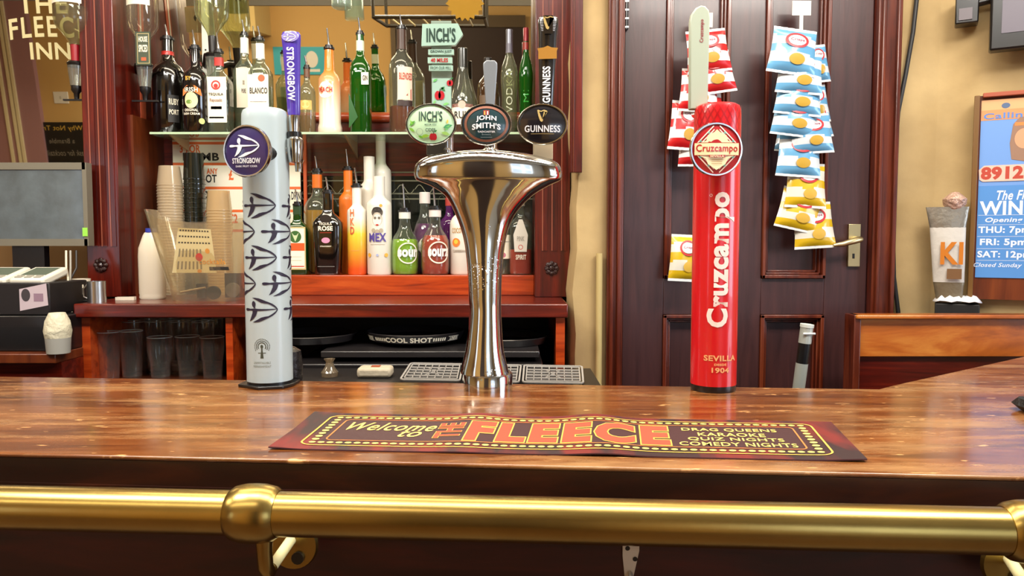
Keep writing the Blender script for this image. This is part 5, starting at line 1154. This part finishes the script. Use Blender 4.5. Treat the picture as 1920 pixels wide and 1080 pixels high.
def strip_(px, y0, y1, lab):
    t = thing('crisp_strip', lab, 'hanging strip', (U(px, y0, DY-.03).x, DY-.035, 0))
    kq = DY/F
    MB().box((-17*kq, -.0015, DZ(y0+27)), (17*kq, .001, DZ(y0)), mat('d3cdc2', .5)).build('hanger_card', t)
    MB().box((-.006, -.001, DZ(y1)), (.006, .001, DZ(y0+25)), mat('c9c4bb', .5)).build('plastic_strip', t)
strip_(1502, 8, 440, 'white plastic hanging strip of blue and yellow crisp packets on the door')
strip_(1318, 30, 500, 'white plastic hanging strip of red crisp packets behind the red beer font')
GB = 'blue striped crisp packets hanging on the door'; GY = 'yellow striped crisp packets hanging on the door'; GRR = 'red striped crisp packets hanging on the door'
BLs = [(1492, 54, 86, 86, .14, 'topmost blue striped crisp packet below the white hanger card'), (1502, 100, 84, 76, .08, 'blue striped crisp packet second from the top of the strip'), (1500, 142, 84, 74, .10, 'blue striped crisp packet third from the top of the strip'), (1495, 182, 84, 74, .12, 'blue striped crisp packet fourth from the top, pushed furthest left'), (1518, 214, 76, 74, -.06, 'blue striped crisp packet fifth down, swung to the right'), (1500, 250, 80, 82, .07, 'lowest blue striped crisp packet, just above the yellow ones')]
n_b = len(BLs)
for i, (a, b, w_, h_, tl, lb) in enumerate(BLs): crisp(a, b, w_, h_, CY_+.011*i-.045, tl, BL, lb, GB)
for i, (a, b, w_, h_, tl) in enumerate(((1528, 85, 40, 70, -.1), (1527, 160, 42, 70, -.1), (1530, 190, 34, 70, -.2), (1488, 226, 60, 60, .1))): crisp(a, b, w_, h_, CY_+.048, tl, BL, ('blue packet corner showing right behind the top bag', 'blue packet corner showing right behind the third bag', 'blue packet edge showing right behind the fourth bag', 'blue packet half hidden left behind the fifth bag')[i], GB)
for i, (a, b, w_, h_, tl, lb) in enumerate(((1512, 306, 74, 84, .05, 'top yellow striped crisp packet under the blue ones'), (1507, 356, 80, 78, .22, 'middle yellow striped crisp packet tilting left'), (1522, 380, 74, 86, -.06, 'lowest yellow striped crisp packet near the door handle'))): crisp(a, b, w_, h_, CY_+.024+.011*i, tl, YE, lb, GY)
for i, (a, b, w_, h_, tl, lb) in enumerate(((1322, 56, 78, 80, -.1, 'topmost red striped crisp packet either side of the pale lever'), (1330, 98, 76, 78, -.14, 'red striped crisp packet second from the top, sticking out right'), (1312, 130, 70, 80, .06, 'red striped crisp packet third from the top, mostly left of the lever'), (1318, 160, 66, 70, -.1, 'red striped crisp packet fourth down, tip showing right of the lever'), (1291, 190, 64, 92, .08, 'red striped crisp packet leaning left of the red font top'), (1302, 240, 60, 72, .0, 'lowest red striped crisp packet left of the round badge'))): crisp(a, b, w_, h_, CY_+.011*i-.03, tl, RE, lb, GRR)
crisp(1288, 440, 62, 88, CY_, .05, YE, 'lone yellow striped crisp packet showing left of the red beer font', GY)
# ---------------------------------------------------------------- right side
sY = 2.3
st = thing('settle_back', 'golden brown wooden settle back with a square end post behind the counter', 'settle')
z_t = U(1700, 590, sY).z
MB().box((BX(1605, sY), sY-.01, .3), (BX(1618, sY), sY+.06, z_t), FRAMEW).build('end_post', st, bevel=.003)
MB().box((BX(1618, sY), sY, U(0, 668, sY).z), (2.35, sY+.03, z_t-.012), OAKW).build('upper_board', st)
MB().box((BX(1607, sY), sY-.02, z_t-.012), (2.35, sY+.05, z_t), OAKW).build('cap_rail', st, bevel=.003)
MB().box((BX(1618, sY), sY+.015, .3), (2.35, sY+.03, U(0, 668, sY).z), REDW).build('lower_board', st)
# hand blender / bar gun tube leaning by the door
a = U(1513, 612, 1.98); b = U(1490, 745, 2.0); b.z -= .25; b.x -= .02
d = (b-a).normalized()
t = thing('steel_tube_tool', 'slim grey cylinder with a black sleeve and clip top, standing up behind the counter', 'tube', a)
rr_ = .0165
MB().tube([(0, 0, 0), d*.045], rr_, mat('b5bab2', .35, .3), 24).tube([(-.016, -.016, -.018), (.016, -.016, -.018)], .003, mat('d3d6d0', .4), 8).build('top_collar', t)
MB().tube([d*.045, d*.1], rr_*.95, BLACK, 24).build('sleeve', t)
MB().tube([d*.1, d*.55], rr_*.97, mat('b5bab2', .3, .4), 24).build('tube_body', t)
MB().tube([-d*.006, d*.002], rr_*1.08, mat('c9cdc6', .35), 24).build('lid', t)
# black cable down the door frame
pts = [U(1722, -30, DY-.02), U(1712, 60, DY-.02), U(1698, 140, DY-.02), U(1684, 210, DY-.02), U(1677, 300, DY-.02), U(1674, 430, DY-.02), U(1676, 520, DY-.02), U(1686, 600, DY-.02)]
tag(MB().tube(pts, .007, RUBBER, 10).build('black_cable'), 'thick black cable hanging down the plaster beside the door frame', 'cable')
tag(MB().tube([U(1124, 475, DY-.02), U(1123, 600, DY-.02), U(1122, 760, DY-.02)], .011, mat('b5a06a', .6), 14).build('plaster_pipe'), 'cream painted pipe running down the plaster left of the door', 'pipe')
# wall turning towards the room: frame of reference for things hung on it
wa = Vector((xc+.06, DY-.079, 0)); wb = Vector((2.5, 1.93, 0)); wd = (wb-wa).normalized(); wang = math.atan2(wd.y, wd.x)
wn_ = Vector((wd.y, -wd.x, 0))
if wn_.y > 0: wn_ = -wn_
def onwall(px, py, off):
    # point where the sight line meets the wall plane moved out by off
    c0 = Vector((0, 0, CZ)); d_ = U(px, py, 1.0)-c0; p0 = wa+wn_*off
    t_ = (p0-c0).dot(wn_)/d_.dot(wn_); return c0+d_*t_
o = onwall(1820, 560, .035); Rz = Matrix.Rotation(wang, 3, 'Z')
t = thing('poster_frame', 'wooden framed blue poster of winter opening times on the right wall', 'poster', o, wang)
def LP(px, py, off=.035): q = Rz.inverted() @ (onwall(px, py, off)-o); return q.x, q.z
hL = LP(1815, 560); tL = LP(1815, 182); W_ = LP(2040, 300)[0]
MB().box((hL[0]-.0, 0, hL[1]), (W_, .02, tL[1]), BRW).build('back_board', t)
f_ = MB().box((hL[0]-.003, -.015, hL[1]), (hL[0]+.012, .0, tL[1]), mat('6a4a20', .4)).box((hL[0]+.02, -.018, tL[1]-.008), (W_, .0, tL[1]+.006), mat('9a4a30', .4)); f_.build('frame_strip', t, bevel=.002)
m = MB(); x0_, z0_ = LP(1828, 520, .037); x1_, z1_ = W_-.01, LP(1828, 190, .037)[1]
sf = flat((0, -.003, 0)); SKY = mat('6a93d0', .35, coat=.5); LB_ = mat('4f86c6', .35, coat=.5)
m.box((x0_, -.003, z0_), (x1_, -.0005, z1_), SKY)
kk = (LP(1900, 400)[0]-LP(1830, 400)[0])/70
def px2(px): return LP(px, 400, .037)[0]
def pz2(py): return LP(1870, py, .037)[1]
m.rect(x0_, pz2(225), x1_, z1_, sf, mat('d98a5a', .4, coat=.5), .0006, 1); m.rect(x0_, pz2(206), x1_, z1_, sf, mat('d9a070', .4, coat=.5), .0008, 1)
m.rect(x0_, z0_, x1_, pz2(348), sf, LB_, .0006, 1)
CORL = mat('d98a70', .5); WPX = mat('d3dcea', .5)
m.poly([(px2(1892), pz2(300)), (px2(1888), pz2(270)), (px2(1893), pz2(235)), (px2(1905), pz2(222)), (px2(1940), pz2(222)), (px2(1950), pz2(310))], sf, mat('8a6a56', .5), .001)
m.disc(px2(1915), pz2(262), 18*kk, 22*kk, sf, mat('c98f6c', .5), .0012); m.rect(px2(1896), pz2(238), px2(1950), pz2(232), sf, mat('d97a3a', .5), .0014, 1)
m.disc(px2(1878), pz2(199), 8*kk, 6*kk, sf, mat('4a5f80', .5), .0014)
m.prism([(px2(1834), pz2(336)), (px2(1832), pz2(318)), (px2(1842), pz2(310)), (px2(1960), pz2(310)), (px2(1960), pz2(340)), (px2(1840), pz2(340))], .001, .0025, sf, mat('d9b0a0', .5))
m.text('8912', px2(1838), pz2(335), px2(1914), pz2(314), sf, mat('a83a28', .5), .003, bold=.05)
def w(s, a, b, y0, y1, bo=.02, mt=WPX, sh=0): m.text(s, px2(a), pz2(y1), px2(b), pz2(y0), sf, mt, .0014, bold=bo, shear=sh)
w('Calling', 1838, 1925, 212, 226, .02, mat('4f78b8', .5)); w('The Fleece', 1868, 1960, 358, 375, .02, WPX, .3); w('WINTER', 1838, 1990, 378, 402, .03); w('Opening Times', 1848, 1975, 408, 419, .02, WPX, .2)
w('THU: 7pm - late', 1836, 1990, 425, 440, .03); w('FRI: 5pm - late', 1840, 1990, 448, 463, .03); w('SAT: 12pm - late', 1836, 1995, 471, 486, .03); w('Closed Sunday to Wednesday', 1829, 2020, 493, 503, .01, WPX, .3)
for y in (403, 421, 443, 466, 488): m.rect(px2(1834), pz2(y+.6), x1_-.01, pz2(y), sf, WPX, .0012, 1)
m.build('poster_sheet', t)
# shelf unit under the poster
q = onwall(1817, 595, .12); 
t = thing('wall_box', 'dark brown wooden box below the poster holding a white napkin', 'box', onwall(1752, 600, .10), wang)
MB().box((0, 0, -.02), (.125, .09, .055), DARK).build('box_body', t, bevel=.003)
MB().box((.128, .03, -.04), (.7, .1, .02), BRW).build('ledge', t)
bw = t.location+Rz @ Vector((.062, .045, .056))
m = MB(); n = 8
vs = [((i/n-.5)*.13+.006*math.sin(j*2), (j/n-.5)*.10+.008*math.sin(i*1.7), .004+.016*abs(math.sin(i*1.1+j*.7))*((i % 8 != 0)+.05)*((j % 8 != 0)+.3)) for j in range(n+1) for i in range(n+1)]
m.add(vs, [(j*(n+1)+i, j*(n+1)+i+1, (j+1)*(n+1)+i+1, (j+1)*(n+1)+i) for j in range(n) for i in range(n)], mat('d9dade', .7))
tag(m.build('paper_napkin', loc=bw, rz=wang, solid=.001), 'crumpled white paper napkin on the dark box under the snack bag', 'napkin')
t = thing('snack_bag', 'tall silver and brown snack bag with orange letters beside the poster', 'snack packet', onwall(1780, 543, .07), wang+.1)
t.location.z = bw.z-.055+.056; t.scale.z = (onwall(1780, 388, .07).z-t.location.z)/.28
kq = 2.4/F; SB = mat('8f8a80', .3, .6, bump=.5, bscale=25); SBW = mat('b9b5ae', .4, bump=.3, bscale=30)
def sb(z0, z1, w0, w1, mt):
    r = []
    for i in range(7):
        q_ = i/6; ww = w0+(w1-w0)*q_; r.append([(ww*math.cos(2*PI*j/28)-.05*(z0+(z1-z0)*q_), .022*(1-.5*abs(2*(z0+(z1-z0)*q_)/.28-1))*math.sin(2*PI*j/28)+.002*math.sin(j*3+i*2), z0+(z1-z0)*q_) for j in range(28)])
    return r
m = MB().loft(sb(0, .06, .036, .045, 0), mat('6f6450', .35, .3, bump=.5, bscale=25), cap=True).loft(sb(.06, .22, .045, .052, 0), SBW, cap=True).loft(sb(.22, .28, .052, .062, 0), SB, cap=True)
m.build('bag_body', t, smooth=50)
m = MB(); sf = flat((0, -.026, 0)); m.text('KI', -.03, .115, .03, .175, sf, mat('b56a1a', .4), bold=.03); m.rect(-.012, .07, .03, .10, sf, mat('6a4a2a', .5), n=2)
m.build('print', t)
q = onwall(1790, 378, .06)
tag(MB().lathe([(0, -.03), (.02, -.026), (.032, -.01), (.034, .008), (.022, .02), (.01, .03), (0, .032)], mat('c9a898', .4, .5, bump=1, bscale=60), 18, p=2.4).build('foil_scrunch', loc=(q.x, q.y, q.z)), 'crumpled silver and pink foil perched on top of the snack bag', 'foil')
# wall speaker and television
q = onwall(1815, 22, .06)
t = thing('wall_speaker', 'small black wall speaker with a grey front left of the television', 'speaker', q, wang)
MB().box((-.035, -.0, -.035), (.03, .06, .06), BLACK).build('casing', t, bevel=.004); MB().box((-.025, -.004, -.025), (.012, .0, .012), mat('5a5258', .4)).build('grille', t)
MB().tube([(.02, .03, .03), (.06, .03, .035), (.16, .03, .035)], .012, BLACK, 12).build('bracket', t)
q = onwall(1862, 92, .10); t = thing('wall_television', 'corner of a black wall-mounted television at the top right', 'television', q, wang)
tk = U(0, 0, 2.3).z-U(0, 100, 2.3).z
m = MB().box((-.01, 0, -.004), (.75, .05, .5), BLACK); m.build('casing', t, bevel=.006)
MB().box((.02, -.002, .045), (.72, .0, .48), mat('5b5560', .45)).build('screen', t)
# dark glove-like object at the right edge of the counter
p = UZ(1922, 775, CT)
tag(MB().lathe([(0, 0), (.02, .002), (.03, .012), (.022, .024), (0, .028)], mat('0c0a0a', .5, bump=1, bscale=50), 16, sy=1.8, p=2.3).build('dark_coaster_pad', loc=(p.x+.022, p.y, CT+.0005)), 'small black crumpled item cut off at the right edge of the counter', 'pad')
# hanging glass rack above the counter, seen in the mirror
t = thing('glass_rack', 'metal framed glass rack hanging above the bar, seen at the top in the mirror', 'rack')
yy = 1.3
def rk(px, py): q_ = mb(px, py, yy); return q_.x, q_.z
a = rk(700, 32); b = rk(908, 28); FRM = mat('3a352c', .4, .5)
m = MB()
for y_ in (yy, yy-.5):
    m.tube([(a[0], y_, a[1]), (b[0], y_, a[1])], .012, FRM, 8); m.tube([(a[0], y_, a[1]+.22), (b[0], y_, a[1]+.22)], .012, FRM, 8)
for x_ in (a[0], b[0]):
    m.tube([(x_, yy, a[1]), (x_, yy-.5, a[1])], .012, FRM, 8)
    for y_ in (yy, yy-.5): m.tube([(x_, y_, a[1]), (x_, y_, CEIL)], .01, FRM, 8)
m.build('frame', t)
m = MB()
for i in range(1, 7): x_ = a[0]+(b[0]-a[0])*i/7; m.tube([(x_, yy, a[1]), (x_, yy-.5, a[1])], .006, mat('c9b98a', .4, .3), 6)
m.build('bars', t)
m = MB(); cx_, cz2 = rk(872, 2); P = []
for i in range(40): r_ = .12 if i % 2 else .10; P.append((cx_+r_*math.cos(i*PI/20), cz2+r_*math.sin(i*PI/20)))
m.prism(P, 0, .004, lambda u, v, t_: (u, yy+.02+t_, v), mat('c9a23a', .5)); tag(m.build('star_card'), 'yellow starburst card fixed to the hanging glass rack', 'card')
# beer garden downlights in the ceiling
for i, (x_, y_) in enumerate(((-.1, .9), (-1.7, .95), (1.5, .95), (-3.6, .95))):
    t = thing('ceiling_light', ('flat ceiling light above the counter', 'flat ceiling light at the back left of the room', 'flat ceiling light at the back right of the room', 'flat ceiling light furthest left')[i], 'light', (x_, y_, CEIL-.04))
    MB().box((-.5, -.3, 0), (.5, .3, .04), WHITE).build('housing', t)
    MB().box((-.45, -.25, -.004), (.45, .25, 0), mat('fff0d8', .5, emit=1.0)).build('diffuser', t)

tag(MB().box((DX(1068), DY-.032, DZ(325)), (DX(1090), DY-.002, CEIL), REDWV).box((DX(1072), DY-.036, DZ(325)), (DX(1075), DY-.03, CEIL), FRAMEW).build('trim_1', bevel=.002), kind='structure')

q = U(641, 15, 2.90); kg = 2.90/F
t = thing('hanging_tumbler', 'foot of a clear glass hanging above the shelf at the top edge of the picture', 'glass', q)
MB().lathe([(0, 0), (16*kg, 0), (19*kg, .006), (19*kg, .12), (17*kg, .12), (17*kg, .012), (0, .012)], G('e6efea', .15), 28, cap=False).build('glass_body', t)
MB().box((-.03, -.004, .118), (.03, .004, .124), STEEL).box((-.003, -.003, .12), (.003, .003, CEIL-q.z), STEEL).build('hanger', t)
